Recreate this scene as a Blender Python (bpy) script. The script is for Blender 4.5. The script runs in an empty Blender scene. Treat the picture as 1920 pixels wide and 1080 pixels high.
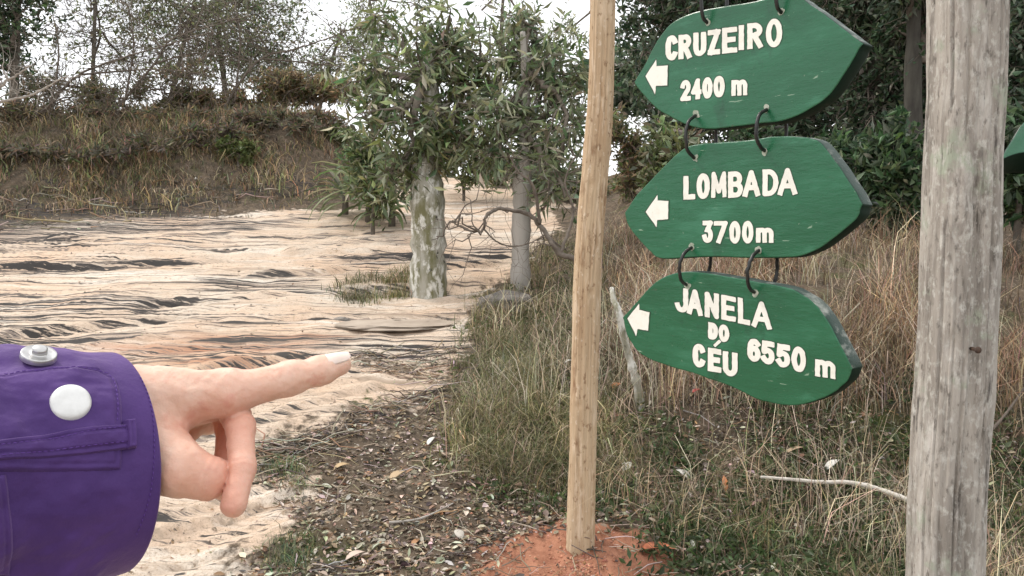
import bpy, math, random
import numpy as np
from mathutils import Vector
from mathutils.geometry import tessellate_polygon

random.seed(7)
RNG = np.random.default_rng(7)
sc = bpy.context.scene
COL = sc.collection

# ------------------------------------------------------------------ camera
F = 1450.0                       # focal length in pixels of the 1920 wide photograph
CAM = np.array([0.0, 0.0, 1.27])
PITCH = math.radians(4.0)
cd = bpy.data.cameras.new('camera')
cam = bpy.data.objects.new('camera', cd)
COL.objects.link(cam)
cam.location = CAM
cam.rotation_euler = (math.pi / 2 - PITCH, 0, 0)
cd.sensor_width = 36.0
cd.lens = 36.0 * F / 1920.0
cd.clip_start = 0.02
cd.clip_end = 2000
sc.camera = cam

# ------------------------------------------------------------------ sky, sun, exposure
SUN_EL, SUN_AZ = math.radians(52), math.radians(-62)     # azimuth from +Y, negative = left
w = bpy.data.worlds.new('World')
sc.world = w
w.use_nodes = True
nt = w.node_tree
nt.nodes.clear()
o_ = nt.nodes.new('ShaderNodeOutputWorld')
bg = nt.nodes.new('ShaderNodeBackground')
sky = nt.nodes.new('ShaderNodeTexSky')
sky.sky_type = 'NISHITA'
sky.sun_disc = False
sky.sun_elevation = SUN_EL
sky.sun_rotation = SUN_AZ
mx = nt.nodes.new('ShaderNodeMix')
mx.data_type = 'RGBA'
mx.inputs[0].default_value = 0.88                        # thick bright cloud cover over the blue
mx.inputs[7].default_value = (10.4, 10.4, 10.5, 1)
nt.links.new(sky.outputs[0], mx.inputs[6])
nt.links.new(mx.outputs[2], bg.inputs[0])
bg.inputs[1].default_value = 0.1
nt.links.new(bg.outputs[0], o_.inputs[0])

ld = bpy.data.lights.new('sun', 'SUN')
ld.energy = 1.5
ld.angle = math.radians(12)
ld.color = (1.0, 0.94, 0.86)
sun = bpy.data.objects.new('sun', ld)
COL.objects.link(sun)
sd = Vector((math.sin(SUN_AZ) * math.cos(SUN_EL), math.cos(SUN_AZ) * math.cos(SUN_EL), math.sin(SUN_EL)))
sun.rotation_euler = sd.to_track_quat('Z', 'Y').to_euler()
sun.location = (-6, 2, 9)

sc.view_settings.view_transform = 'Standard'
sc.view_settings.look = 'None'
sc.view_settings.gamma = 1
sc.view_settings.exposure = 0.72
sc.view_settings.use_curve_mapping = False
sc.render.engine = 'CYCLES'
sc.cycles.use_denoising = True
sc.cycles.max_bounces = 6
sc.cycles.diffuse_bounces = 4
sc.cycles.glossy_bounces = 2
sc.cycles.transmission_bounces = 3
sc.cycles.transparent_max_bounces = 4

# ------------------------------------------------------------------ numeric helpers
def _hash(ix, iy, iz, s):
    h = (ix.astype(np.int64) * 374761393 + iy.astype(np.int64) * 668265263 + iz.astype(np.int64) * 2147483647 + s * 974711) & 0xFFFFFFFF
    h = ((h ^ (h >> 13)) * 1274126177) & 0xFFFFFFFF
    h = ((h ^ (h >> 16)) * 2246822519) & 0xFFFFFFFF
    return ((h ^ (h >> 15)) & 0xFFFF) / 32767.5 - 1.0

def vnoise(x, y, z=0.0, s=0):
    x, y, z = np.broadcast_arrays(np.asarray(x, float), np.asarray(y, float), np.asarray(z, float))
    ix, iy, iz = np.floor(x), np.floor(y), np.floor(z)
    fx, fy, fz = x - ix, y - iy, z - iz
    u, v, t = (f * f * f * (f * (f * 6 - 15) + 10) for f in (fx, fy, fz))
    r = 0
    for a in (0, 1):
        for b in (0, 1):
            for c in (0, 1):
                wgt = (u if a else 1 - u) * (v if b else 1 - v) * (t if c else 1 - t)
                r = r + wgt * _hash(ix + a, iy + b, iz + c, s)
    return r

def fbm(x, y, z=0.0, s=0, o=4, g=0.5):
    r, a = 0, 1.0
    x, y, z = np.asarray(x, float), np.asarray(y, float), np.asarray(z, float)
    for k in range(o):
        r = r + a * vnoise(x * 2 ** k + 17.3 * k, y * 2 ** k + 5.1 * k, z * 2 ** k, s + k)
        a *= g
    return r

def S(t):
    t = np.clip(t, 0, 1)
    return t * t * (3 - 2 * t)

def norm(a):
    return a / np.maximum(np.linalg.norm(a, axis=-1, keepdims=True), 1e-9)

CP, SP = math.cos(PITCH), math.sin(PITCH)
def ray(px, py):
    a = (np.asarray(px, float) - 960) / F
    b = (540 - np.asarray(py, float)) / F
    return np.stack([a, CP + b * SP, -SP + b * CP], -1)      # world direction

def at(px, py, Y):                                            # the world point seen at a pixel, Y metres ahead
    d = ray(px, py)
    return CAM + d * (np.asarray(Y, float) / d[..., 1])[..., None]

def proj(P):
    v = np.asarray(P, float) - CAM
    zc = v[..., 1] * CP - v[..., 2] * SP
    yc = v[..., 1] * SP + v[..., 2] * CP
    return np.stack([960 + F * v[..., 0] / zc, 540 - F * yc / zc], -1)

# ------------------------------------------------------------------ object helpers
def link(o, parent=None):
    COL.objects.link(o)
    if parent is not None:
        o.parent = parent
    return o

def mesh_obj(name, V, Fs, mat, parent=None, col=None, smooth=False, loc=None, midx=None):
    """Fs: (n,3) or (n,4) arrays (or a list of such) or list of index tuples; ONE mesh object."""
    V = np.asarray(V, float)
    me = bpy.data.meshes.new(name)
    if isinstance(Fs, np.ndarray):
        Fs = [Fs]
    if len(Fs) and isinstance(Fs[0], np.ndarray) and Fs[0].ndim == 2:
        tot = [np.full(len(f), f.shape[1]) for f in Fs]
        lt = np.concatenate(tot)
        li = np.concatenate([f.ravel() for f in Fs]).astype(np.int32)
        me.vertices.add(len(V)); me.vertices.foreach_set('co', V.ravel())
        me.loops.add(len(li)); me.loops.foreach_set('vertex_index', li)
        me.polygons.add(len(lt))
        st = np.concatenate([[0], np.cumsum(lt)[:-1]]).astype(np.int32)
        me.polygons.foreach_set('loop_start', st)
        me.polygons.foreach_set('loop_total', lt.astype(np.int32))
        me.update(calc_edges=True)
        me.validate()
    else:
        me.from_pydata([tuple(v) for v in V], [], [tuple(int(i) for i in f) for f in Fs])
    if smooth:
        me.polygons.foreach_set('use_smooth', np.ones(len(me.polygons), bool))
    for m in (mat if isinstance(mat, (list, tuple)) else [mat]):
        me.materials.append(m)
    if midx is not None:
        me.polygons.foreach_set('material_index', np.asarray(midx, np.int32))
    if col is not None:
        ca = me.color_attributes.new('col', 'FLOAT_COLOR', 'POINT')
        c = np.ones((len(V), 4)); c[:, :col.shape[1]] = col
        ca.data.foreach_set('color', c.ravel())
    o = bpy.data.objects.new(name, me)
    if loc is not None:
        o.location = loc
    return link(o, parent)

def thing(name, label, cat, loc=(0, 0, 0), group=None):
    o = bpy.data.objects.new(name, None)
    o.empty_display_size = 0.1
    o.location = [float(v) for v in loc]
    link(o)
    return tag(o, label, cat, group)

def tag(o, label, cat, group=None):
    o['label'] = label; o['category'] = cat
    if group:
        o['group'] = group
    return o

def kind(o, k, label=None):
    o['kind'] = k
    if label:
        o['label'] = label
    return o

def spline(P, n, closed=False):
    P = np.asarray(P, float)
    N = len(P)
    if closed:
        t = np.arange(n) * N / n
        i = np.floor(t).astype(int)
        g = lambda k: P[(i + k) % N]
    else:
        t = np.linspace(0, N - 1, n)
        i = np.minimum(np.floor(t).astype(int), N - 2)
        g = lambda k: P[np.clip(i + k, 0, N - 1)]
    f = (t - i)[:, None]
    p0, p1, p2, p3 = g(-1), g(0), g(1), g(2)
    return 0.5 * ((2 * p1) + (-p0 + p2) * f + (2 * p0 - 5 * p1 + 4 * p2 - p3) * f ** 2 + (-p0 + 3 * p1 - 3 * p2 + p3) * f ** 3)

def tube(P, R, k=8, closed=False, cap=True):
    P = np.asarray(P, float); n = len(P)
    R = np.broadcast_to(np.asarray(R, float), (n,))
    if closed:
        T = norm(np.roll(P, -1, 0) - np.roll(P, 1, 0))
    else:
        T = norm(np.gradient(P, axis=0))
    ref = np.array([0.13, 0.21, 0.97])
    if abs(T.mean(0) @ ref) > 0.8 * np.linalg.norm(T.mean(0)) + 1e-9:
        ref = np.array([0.9, 0.37, 0.1])
    A = norm(np.cross(T, ref)); B = np.cross(T, A)
    th = np.arange(k) * 2 * math.pi / k
    V = P[:, None] + R[:, None, None] * (np.cos(th)[None, :, None] * A[:, None] + np.sin(th)[None, :, None] * B[:, None])
    V = V.reshape(-1, 3)
    r = np.arange(n if closed else n - 1)
    j = np.arange(k)
    a = (r[:, None] * k + j).ravel(); b = (r[:, None] * k + (j + 1) % k).ravel()
    r2 = (r + 1) % n
    c = (r2[:, None] * k + (j + 1) % k).ravel(); d = (r2[:, None] * k + j).ravel()
    Q = np.stack([a, b, c, d], 1)
    if cap and not closed:
        V = np.vstack([V, P[0], P[-1]])
        n0, n1 = len(V) - 2, len(V) - 1
        T0 = np.stack([(j + 1) % k, j, np.full(k, n0), np.full(k, n0)], 1)[:, :3]
        T1 = np.stack([(n - 1) * k + j, (n - 1) * k + (j + 1) % k, np.full(k, n1)], 1)
        return V, Q, np.vstack([T0, T1])
    return V, Q, np.zeros((0, 3), int)

class MB:
    """collects quads and triangles of several pieces for ONE mesh"""
    def __init__(s): s.V, s.Q, s.T, s.C, s.n = [], [], [], [], 0
    def add(s, V, Q=None, T=None, col=None):
        s.V.append(V)
        if Q is not None and len(Q): s.Q.append(Q + s.n)
        if T is not None and len(T): s.T.append(T + s.n)
        s.C.append(np.broadcast_to(np.asarray(col if col is not None else (1, 1, 1), float), (len(V), 3)))
        s.n += len(V)
    def tube(s, *a, col=None, **k):
        V, Q, T = tube(*a, **k); s.add(V, Q, T, col)
    def build(s, name, mat, parent=None, smooth=False, loc=None):
        Fs = []
        if s.Q: Fs.append(np.concatenate(s.Q))
        if s.T: Fs.append(np.concatenate(s.T))
        V = np.concatenate(s.V)
        if loc is not None: V = V - np.asarray(loc, float)
        elif parent is not None: V = V - np.array(parent.location)
        return mesh_obj(name, V, Fs, mat, parent, np.concatenate(s.C), smooth, loc)

# ------------------------------------------------------------------ materials
def mat(name, base=(0.5, 0.5, 0.5), rough=0.7, spec=0.3, var=None, scale=(5, 5, 5), bump=0.0, bscale=None, attr=False,
        sss=0.0, coat=0.0, detail=6, ramp=(0.35, 0.65), trans=0.0, rough_var=0.0, extra=None):
    m = bpy.data.materials.new(name); m.use_nodes = True
    t = m.node_tree; N = t.nodes; L = t.links
    b = N['Principled BSDF']
    b.inputs['Roughness'].default_value = rough
    b.inputs['Specular IOR Level'].default_value = spec
    co = N.new('ShaderNodeTexCoord')
    mp = N.new('ShaderNodeMapping'); mp.inputs['Scale'].default_value = scale
    L.new(co.outputs['Object'], mp.inputs[0])
    nz = N.new('ShaderNodeTexNoise'); nz.inputs['Scale'].default_value = 1.0; nz.inputs['Detail'].default_value = detail
    nz.inputs['Roughness'].default_value = 0.6
    L.new(mp.outputs[0], nz.inputs['Vector'])
    rp = N.new('ShaderNodeMapRange'); rp.inputs[1].default_value = ramp[0]; rp.inputs[2].default_value = ramp[1]
    L.new(nz.outputs['Fac'], rp.inputs[0])
    mixc = N.new('ShaderNodeMix'); mixc.data_type = 'RGBA'
    L.new(rp.outputs[0], mixc.inputs[0])
    mixc.inputs[6].default_value = (*base, 1)
    mixc.inputs[7].default_value = (*(var if var else base), 1)
    colsock = mixc.outputs[2]
    if attr:
        at_ = N.new('ShaderNodeAttribute'); at_.attribute_name = 'col'
        mu = N.new('ShaderNodeMix'); mu.data_type = 'RGBA'; mu.blend_type = 'MULTIPLY'; mu.inputs[0].default_value = 1
        L.new(colsock, mu.inputs[6]); L.new(at_.outputs['Color'], mu.inputs[7])
        colsock = mu.outputs[2]
    L.new(colsock, b.inputs['Base Color'])
    m['_c'] = 0
    if rough_var:
        rr = N.new('ShaderNodeMapRange'); rr.inputs[3].default_value = rough - rough_var; rr.inputs[4].default_value = rough + rough_var
        L.new(nz.outputs['Fac'], rr.inputs[0]); L.new(rr.outputs[0], b.inputs['Roughness'])
    if bump:
        mp2 = N.new('ShaderNodeMapping'); mp2.inputs['Scale'].default_value = bscale or tuple(4 * s_ for s_ in scale)
        L.new(co.outputs['Object'], mp2.inputs[0])
        n2 = N.new('ShaderNodeTexNoise'); n2.inputs['Scale'].default_value = 1; n2.inputs['Detail'].default_value = 8; n2.inputs['Roughness'].default_value = 0.65
        L.new(mp2.outputs[0], n2.inputs['Vector'])
        bm_ = N.new('ShaderNodeBump'); bm_.inputs['Strength'].default_value = 0.6; bm_.inputs['Distance'].default_value = bump
        L.new(n2.outputs['Fac'], bm_.inputs['Height']); L.new(bm_.outputs[0], b.inputs['Normal'])
    if sss:
        b.inputs['Subsurface Weight'].default_value = sss
        b.inputs['Subsurface Radius'].default_value = (1.0, 0.35, 0.2)
        b.inputs['Subsurface Scale'].default_value = 0.006
    if coat:
        b.inputs['Coat Weight'].default_value = coat; b.inputs['Coat Roughness'].default_value = 0.25
    if extra:
        extra(t, N, L, b, co, colsock)
    return m

def leafmat(name, rough=0.5, trans=0.25):
    m = bpy.data.materials.new(name); m.use_nodes = True
    t = m.node_tree; N = t.nodes; L = t.links
    b = N['Principled BSDF']; b.inputs['Roughness'].default_value = rough; b.inputs['Specular IOR Level'].default_value = 0.35
    a = N.new('ShaderNodeAttribute'); a.attribute_name = 'col'
    L.new(a.outputs['Color'], b.inputs['Base Color'])
    tr = N.new('ShaderNodeBsdfTranslucent'); L.new(a.outputs['Color'], tr.inputs[0])
    ms = N.new('ShaderNodeMixShader'); ms.inputs[0].default_value = trans
    L.new(b.outputs[0], ms.inputs[1]); L.new(tr.outputs[0], ms.inputs[2])
    L.new(ms.outputs[0], N['Material Output'].inputs[0])
    return m

def overlay(c, lo, hi, scale, vor=False, stretch=(1, 1, 1)):
    """a second colour of its own laid over the base: chips, flecks, stains"""
    def f(t, N, L, b, co, sock):
        mp = N.new('ShaderNodeMapping'); mp.inputs['Scale'].default_value = stretch
        L.new(co.outputs['Object'], mp.inputs[0])
        if vor:
            n = N.new('ShaderNodeTexVoronoi'); n.inputs['Scale'].default_value = scale; out = n.outputs['Distance']
        else:
            n = N.new('ShaderNodeTexNoise'); n.inputs['Scale'].default_value = scale; n.inputs['Detail'].default_value = 7; n.inputs['Roughness'].default_value = .65; out = n.outputs['Fac']
        L.new(mp.outputs[0], n.inputs['Vector'])
        r = N.new('ShaderNodeMapRange'); r.inputs[1].default_value = lo; r.inputs[2].default_value = hi
        L.new(out, r.inputs[0])
        k = N.new('ShaderNodeMix'); k.data_type = 'RGBA'; k.inputs[7].default_value = (*c, 1)
        L.new(r.outputs[0], k.inputs[0]); L.new(sock, k.inputs[6]); L.new(k.outputs[2], b.inputs['Base Color'])
        return k.outputs[2]
    return f

def chain(*fs):
    def g(t, N, L, b, co, sock):
        for f in fs: sock = f(t, N, L, b, co, sock)
        return sock
    return g

M = {}
M['leaf'] = leafmat('leaf', 0.42, 0.40)
M['blade'] = leafmat('grass_blade', 0.6, 0.18)
M['litter'] = leafmat('dry_leaf', 0.65, 0.1)
M['bark'] = mat('bark', (0.10, 0.085, 0.07), .9, .1, (0.2, 0.18, 0.15), (14, 14, 5), bump=.01, attr=False)
M['pale_bark'] = mat('lichen_bark', (0.38, 0.365, 0.31), .9, .1, (0.17, 0.165, 0.09), (9, 9, 2.2), bump=.02, bscale=(30, 30, 7), ramp=(.42, .6),
                     extra=chain(overlay((.64, .63, .58), .50, .60, 14, stretch=(1, 1, .5)), overlay((.05, .045, .035), .6, .68, 22, stretch=(1, 1, .35))))
M['grey_bark'] = mat('pale_smooth_bark', (0.42, 0.39, 0.35), .85, .15, (0.3, 0.28, 0.25), (6, 6, 2), bump=.006, bscale=(30, 30, 10))
M['twig'] = mat('twig', (0.11, 0.09, 0.075), .85, .1, (0.2, 0.17, 0.14), (20, 20, 20))
M['dark_bark'] = mat('dark_bark', (0.05, 0.045, 0.04), .9, .1, (0.09, 0.085, 0.07), (14, 14, 4), bump=.01)
M['mid_twig'] = mat('mid_twig', (0.22, 0.19, 0.155), .85, .1, (0.14, 0.12, 0.10), (25, 25, 25))
M['pale_twig'] = mat('pale_twig', (0.42, 0.39, 0.35), .85, .1, (0.25, 0.22, 0.19), (30, 30, 30))
M['white_stick'] = mat('white_stick', (0.62, 0.58, 0.52), .8, .2, (0.3, 0.26, 0.22), (30, 30, 30), ramp=(.5, .75), bump=.002)
M['pole'] = mat('peeled_pole_wood', (0.53, 0.405, 0.27), .75, .2, (0.43, 0.30, 0.185), (16, 16, 2.0), bump=.006, bscale=(90, 90, 9), ramp=(.40, .62),
                extra=chain(overlay((.24, .14, .075), .57, .70, 9, stretch=(1.6, 1.6, .45)), overlay((.16, .10, .06), .66, .74, 30, stretch=(1, 1, .4)), overlay((.62, .49, .35), .54, .64, 16, stretch=(2, 2, .35)), overlay((.30, .20, .12), .58, .64, 48, stretch=(1, 1, .6)), overlay((.64, .53, .40), .60, .66, 60, stretch=(1, 1, .5))))
M['post'] = mat('weathered_post_wood', (0.43, 0.395, 0.35), .88, .15, (0.27, 0.245, 0.215), (17, 17, 2.4), bump=.014, bscale=(85, 85, 9), ramp=(.40, .60),
                extra=chain(overlay((.52, .49, .45), .54, .68, 12, stretch=(2, 2, .3)), overlay((.10, .088, .075), .58, .68, 15, stretch=(2.4, 2.4, .30)), overlay((.15, .13, .115), .60, .70, 5, stretch=(1.5, 1.5, .6)), overlay((.55, .52, .48), .60, .70, 40, stretch=(1.5, 1.5, .5)),
                            overlay((.36, .39, .31), .56, .66, 9), overlay((.53, .515, .47), .52, .66, 55, stretch=(1, 1, .6)), overlay((.17, .155, .135), .56, .68, 62, stretch=(1, 1, .4)), overlay((.12, .11, .10), .60, .70, 20, stretch=(2, 2, .4))))
M['green'] = mat('green_gloss_paint', (0.008, 0.092, 0.038), .27, .5, (0.012, 0.118, 0.052), (3, 3, 9), bump=.0025, bscale=(14, 14, 60), rough_var=.07,
                 extra=chain(overlay((.45, .55, .45), .018, .0, 9, vor=True), overlay((.05, .09, .05), .66, .73, 17, stretch=(1, 1, 2.5)), overlay((.30, .42, .31), .665, .70, 10, stretch=(1, 1, 7)), overlay((.22, .30, .22), .68, .72, 34), overlay((.03, .16, .085), .54, .7, 5, stretch=(1, 1, 4)), overlay((.008, .06, .028), .60, .72, 4, stretch=(1.5, 1.5, .8))))
M['rim'] = mat('worn_green_rim', (0.004, 0.016, 0.010), .55, .2, (0.006, 0.026, 0.016), (8, 8, 8), bump=.002, bscale=(40, 40, 40), rough_var=.12,
               extra=overlay((.10, .11, .09), .66, .76, 26))
M['topedge'] = mat('sky_sheen_worn_edge', (0.02, 0.05, 0.035), .5, .3, (0.33, 0.35, 0.31), (13, 13, 22), bump=.004, bscale=(40, 40, 70), ramp=(.50, .66))  # sky sheen of the upper rims put into the colour, over worn patches
M['white'] = mat('white_letter_paint', (0.80, 0.79, 0.72), .5, .4, (0.70, 0.69, 0.60), (30, 30, 30), bump=.0006, bscale=(80, 80, 80), ramp=(.5, .75),
                 extra=overlay((.35, .42, .33), .68, .76, 60))
M['outline'] = mat('dark_letter_outline', (0.010, 0.045, 0.022), .5, .4, (0.03, 0.07, 0.04), (40, 40, 40))  # flat darker green outline laid under each letter
M['cable'] = mat('black_cable', (0.012, 0.013, 0.012), .38, .5)
M['chip'] = mat('bare_chip', (0.45, 0.47, 0.40), .7, .3, (.2, .25, .18), (90, 90, 90))
M['skin'] = mat('skin', (0.74, 0.50, 0.385), .46, .45, (0.68, 0.41, 0.30), (55, 55, 55), bump=.0011, bscale=(330, 330, 330), attr=True, sss=.22, ramp=(.36, .62), extra=overlay((.62, .30, .22), .54, .74, 75))
M['nail'] = mat('nail', (0.82, 0.64, 0.55), .28, .5, (0.76, 0.56, 0.48), (60, 60, 60), sss=.2)
M['cloth'] = mat('purple_twill', (0.054, 0.023, 0.125), .74, .3, (0.078, 0.035, 0.165), (22, 22, 22), bump=.0010, bscale=(240, 240, 240), detail=8)
b_ = M['cloth'].node_tree.nodes['Principled BSDF']; b_.inputs['Sheen Weight'].default_value = .18; b_.inputs['Sheen Roughness'].default_value = .45; b_.inputs['Sheen Tint'].default_value = (.85, .6, .95, 1)
M['thread'] = mat('purple_thread', (0.10, 0.045, 0.23), .7, .3, (.08, .03, .19), (200, 200, 200))
M['lining'] = mat('dark_lining', (0.012, 0.010, 0.02), .9, .1, (.02, .015, .03), (30, 30, 30))
M['snap'] = mat('snap_white_metal', (0.72, 0.72, 0.70), .34, .5, (0.62, 0.62, 0.60), (120, 120, 120), bump=.0002)
M['snap'].node_tree.nodes['Principled BSDF'].inputs['Metallic'].default_value = 0.25
M['steel'] = mat('dull_steel', (0.55, 0.55, 0.54), .35, .5, (0.42, 0.41, 0.40), (150, 150, 150))
M['steel'].node_tree.nodes['Principled BSDF'].inputs['Metallic'].default_value = 0.85
M['rust'] = mat('rusty_nail', (0.10, 0.06, 0.04), .7, .3, (.05, .035, .03), (100, 100, 100))
M['stone'] = mat('grey_stone', (0.30, 0.27, 0.235), .9, .15, (0.13, 0.12, 0.11), (9, 9, 20), bump=.012, bscale=(25, 25, 60))
M['slab'] = mat('flat_sandstone', (0.44, 0.37, 0.30), .9, .15, (0.33, 0.27, 0.215), (5, 5, 9), bump=.006, bscale=(30, 30, 30))

# ------------------------------------------------------------------ terrain
def edge_x(y):                       # left foot of the grassy bank
    return np.interp(y, [2.6, 3.1, 4.5, 5.5, 7.0, 9.2, 15.8, 30], [0.30, 0.05, -0.30, -0.32, -0.10, 0.40, 1.6, 4.0])

def h0(x, y):
    z = 0.19 * (np.minimum(y, 15.5) - 2.94) + 0.03 * np.clip(y - 15.5, 0, 60)
    z = np.where(y < -3, 0.19 * (-3 - 2.94) + 0 * y, z)
    z = z + 0.62 * S((x - edge_x(y)) / 2.1) * S((y - 3.0) / 1.8)                   # grassy bank under the signs
    z = z + 1.25 * S((y - 11.6 - 0.12 * x) / 2.6) * S((-2.2 - x) / 1.8)            # earth bank at the back left
    return z

def along(x, y):
    """distance up the slope measured across the bedding, which swings round near the hand"""
    return y - (.10 + .50 * S((6.2 - y) / 2.6)) * x

def strata(x, y):
    v = along(x, y)
    q = v * (1.9 - 0.05 * np.clip(y, 0, 16)) + 0.75 * fbm(x * .16, v * .55, s=3, o=3) + 0.06 * fbm(x * 1.1, v * 2.3, s=5, o=2) + .02 * fbm(x * 3.7, v * 9, s=8, o=2)
    f = q - np.floor(q)
    rise = S((f - 0.91) / 0.09)                                                    # flat tread, short riser
    return q, f, rise

def saw(x, y):
    v = along(x, y)
    q = v * 5.3 + 1.3 * fbm(x * .2, v * .8, s=15, o=3) + .08 * fbm(x * 1.7, v * 3.1, s=16, o=2); f = q - np.floor(q)
    return S((f - .86) / .14) - f

def sandy(x, y):
    return S((edge_x(y) - x + .15) / 0.5)

def h(x, y, fine=True):
    x = np.asarray(x, float); y = np.asarray(y, float)
    z = h0(x, y)
    if fine:
        q, f, rise = strata(x, y)
        mk = sandy(x, y) * S((fbm(x * .5, y * 1.1, s=11, o=3) + .22) / .5) * S((17 - y) / 3)
        v = along(x, y); rg = .035 * fbm(x * 5, y * 6, s=19, o=2)
        z = z + mk * (.03 + .05 * S((y - 3.5) / 2.5)) * (S((f - .91) / .09) - f) + .008 * mk * saw(x, y)
        z = z + mk * (.026 * S((fbm(x * .30, v * 2.6, s=23, o=3) + rg) / .07) + .016 * S((fbm(x * .45, v * 6.2, s=25, o=3) + rg - .08) / .08) + .010 * S((fbm(x * .8, v * 11, s=27, o=2) + rg - .1) / .1))
        z = z + .007 * mk * fbm(x * 5, y * 7, s=43, o=3)
        z = z + 0.030 * fbm(x * .9, y * .9, s=31, o=3)
        z = z + 0.010 * fbm(x * 6, y * 8, s=41, o=3)
        near = np.exp(-(((x - .30) / .30) ** 2 + ((y - 2.86) / .26) ** 2))
        z = z + 0.065 * near * (1 + .35 * fbm(x * 14, y * 14, s=51, o=4))         # red mound round the pole
    return z

def ground(px, py, lo=1.2, hi=60):
    """where pixels meet the ground (vectorised ray march on the smooth terrain)"""
    d = ray(np.atleast_1d(px), np.atleast_1d(py)); d = d / d[:, 1:2]
    Y = np.geomspace(lo, hi, 220)
    P = CAM[None, None] + d[:, None] * Y[None, :, None]
    below = P[..., 2] < h0(P[..., 0], P[..., 1])
    k = np.where(below.any(1), below.argmax(1), len(Y) - 1)
    a, b = Y[np.maximum(k - 1, 0)], Y[k]
    for _ in range(14):
        m_ = (a + b) / 2; p = CAM + d * m_[:, None]
        u_ = p[:, 2] < h0(p[:, 0], p[:, 1])
        b = np.where(u_, m_, b); a = np.where(u_, a, m_)
    p = CAM + d * b[:, None]
    p[:, 2] = h(p[:, 0], p[:, 1])
    return p

def gnd(px, Y):
    x = (px - 960) / F * Y * 1.0
    return np.array([x, Y, float(h(x, Y))])

def inpoly(x, y, P):
    P = np.asarray(P, float); r = np.zeros(len(x), bool)
    for i in range(len(P)):
        x1, y1 = P[i]; x2, y2 = P[i - 1]
        c = ((y1 > y) != (y2 > y)) & (x < (x2 - x1) * (y - y1) / (y2 - y1 + 1e-12) + x1)
        r ^= c
    return r

def soft_poly(x, y, P, soft):
    """1 inside a world polygon, falling to 0 over `soft` metres"""
    P = np.asarray(P, float); dm = np.full(x.shape, 1e9)
    for i in range(len(P)):
        a, b = P[i - 1], P[i]
        ab = b - a; t = np.clip(((x - a[0]) * ab[0] + (y - a[1]) * ab[1]) / (ab @ ab + 1e-12), 0, 1)
        dm = np.minimum(dm, np.hypot(x - a[0] - t * ab[0], y - a[1] - t * ab[1]))
    ins = inpoly(x.ravel(), y.ravel(), P).reshape(x.shape)
    return S(np.where(ins, .5 + dm / soft / 2, .5 - dm / soft / 2))

def pxpoly(pts):
    pts = np.array(pts, float)
    return ground(pts[:, 0], pts[:, 1])[:, :2]

POLY_LITTER = pxpoly([(440, 850), (620, 800), (860, 738), (900, 640), (1000, 700), (1150, 900), (1150, 1150), (330, 1150), (420, 1060), (540, 985), (500, 900)])
POLY_BACKDARK = pxpoly([(-500, 470), (-500, 330), (640, 325), (620, 350), (420, 385), (260, 400), (60, 425)])
POLY_REDDISH = pxpoly([(90, 690), (250, 640), (420, 625), (560, 640), (620, 662), (450, 690), (300, 680)])

TH = np.concatenate([np.linspace(-180, -44, 40)[:-1], np.linspace(-44, 44, 470), np.linspace(44, 180, 40)[1:-1]])
RR = np.concatenate([np.geomspace(.05, 1.6, 20)[:-1], np.geomspace(1.6, 24, 680), np.geomspace(24, 700, 30)[1:]])
th, rr = np.meshgrid(np.radians(TH), RR, indexing='ij')
gx, gy = np.sin(th) * rr, np.cos(th) * rr
gz = h(gx, gy)
q_, f_, rise_ = strata(gx, gy)
w1 = .25 * fbm(gx * 2, gy * 2, s=61, o=4)
litter = soft_poly(gx + w1 * .8, gy + w1 * .8, POLY_LITTER, .5)
bank = 1 - sandy(gx + w1 * .7, gy)
litter = np.maximum(litter, bank)
litter = np.maximum(litter, soft_poly(gx + w1 * 2, gy + w1 * 2, POLY_BACKDARK, 1.0))
litter = np.maximum(litter, S((np.abs(gx + 2) - 9) / 3) * .8)
litter = np.maximum(litter, S((gy - 11.2 - .12 * gx + w1) / .8) * S((-1.9 - gx + w1) / .8))
mound = S((np.exp(-(((gx - .24) / .43) ** 2 + ((gy - 2.80) / .33) ** 2)) + .15 * fbm(gx * 9, gy * 9, s=71, o=4) - .30) / .12)
red = soft_poly(gx + w1, gy + w1, POLY_REDDISH, .5)
AL = along(gx, gy)
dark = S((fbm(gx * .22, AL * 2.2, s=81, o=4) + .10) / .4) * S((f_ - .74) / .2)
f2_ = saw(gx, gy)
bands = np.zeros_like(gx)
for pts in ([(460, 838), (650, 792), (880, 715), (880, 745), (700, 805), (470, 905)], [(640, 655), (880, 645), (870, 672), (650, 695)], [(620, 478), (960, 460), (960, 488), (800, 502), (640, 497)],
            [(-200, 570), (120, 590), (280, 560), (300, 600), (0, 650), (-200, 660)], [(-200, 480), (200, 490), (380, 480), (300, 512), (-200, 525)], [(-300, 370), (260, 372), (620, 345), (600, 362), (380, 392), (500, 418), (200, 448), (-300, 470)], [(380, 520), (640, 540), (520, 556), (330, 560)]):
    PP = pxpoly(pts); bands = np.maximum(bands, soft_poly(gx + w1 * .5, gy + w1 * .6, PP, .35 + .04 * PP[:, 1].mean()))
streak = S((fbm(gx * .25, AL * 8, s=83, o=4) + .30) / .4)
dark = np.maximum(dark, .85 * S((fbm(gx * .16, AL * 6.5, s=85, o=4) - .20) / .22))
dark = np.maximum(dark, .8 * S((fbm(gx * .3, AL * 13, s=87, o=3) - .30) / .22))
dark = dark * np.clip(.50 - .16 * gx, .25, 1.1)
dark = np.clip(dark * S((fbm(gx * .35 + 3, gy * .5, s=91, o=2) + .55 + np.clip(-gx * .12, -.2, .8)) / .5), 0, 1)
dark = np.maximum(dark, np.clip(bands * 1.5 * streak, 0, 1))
nT, nR = th.shape
idx = np.arange(nT * nR).reshape(nT, nR)
i1 = np.roll(idx, -1, 0)
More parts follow.
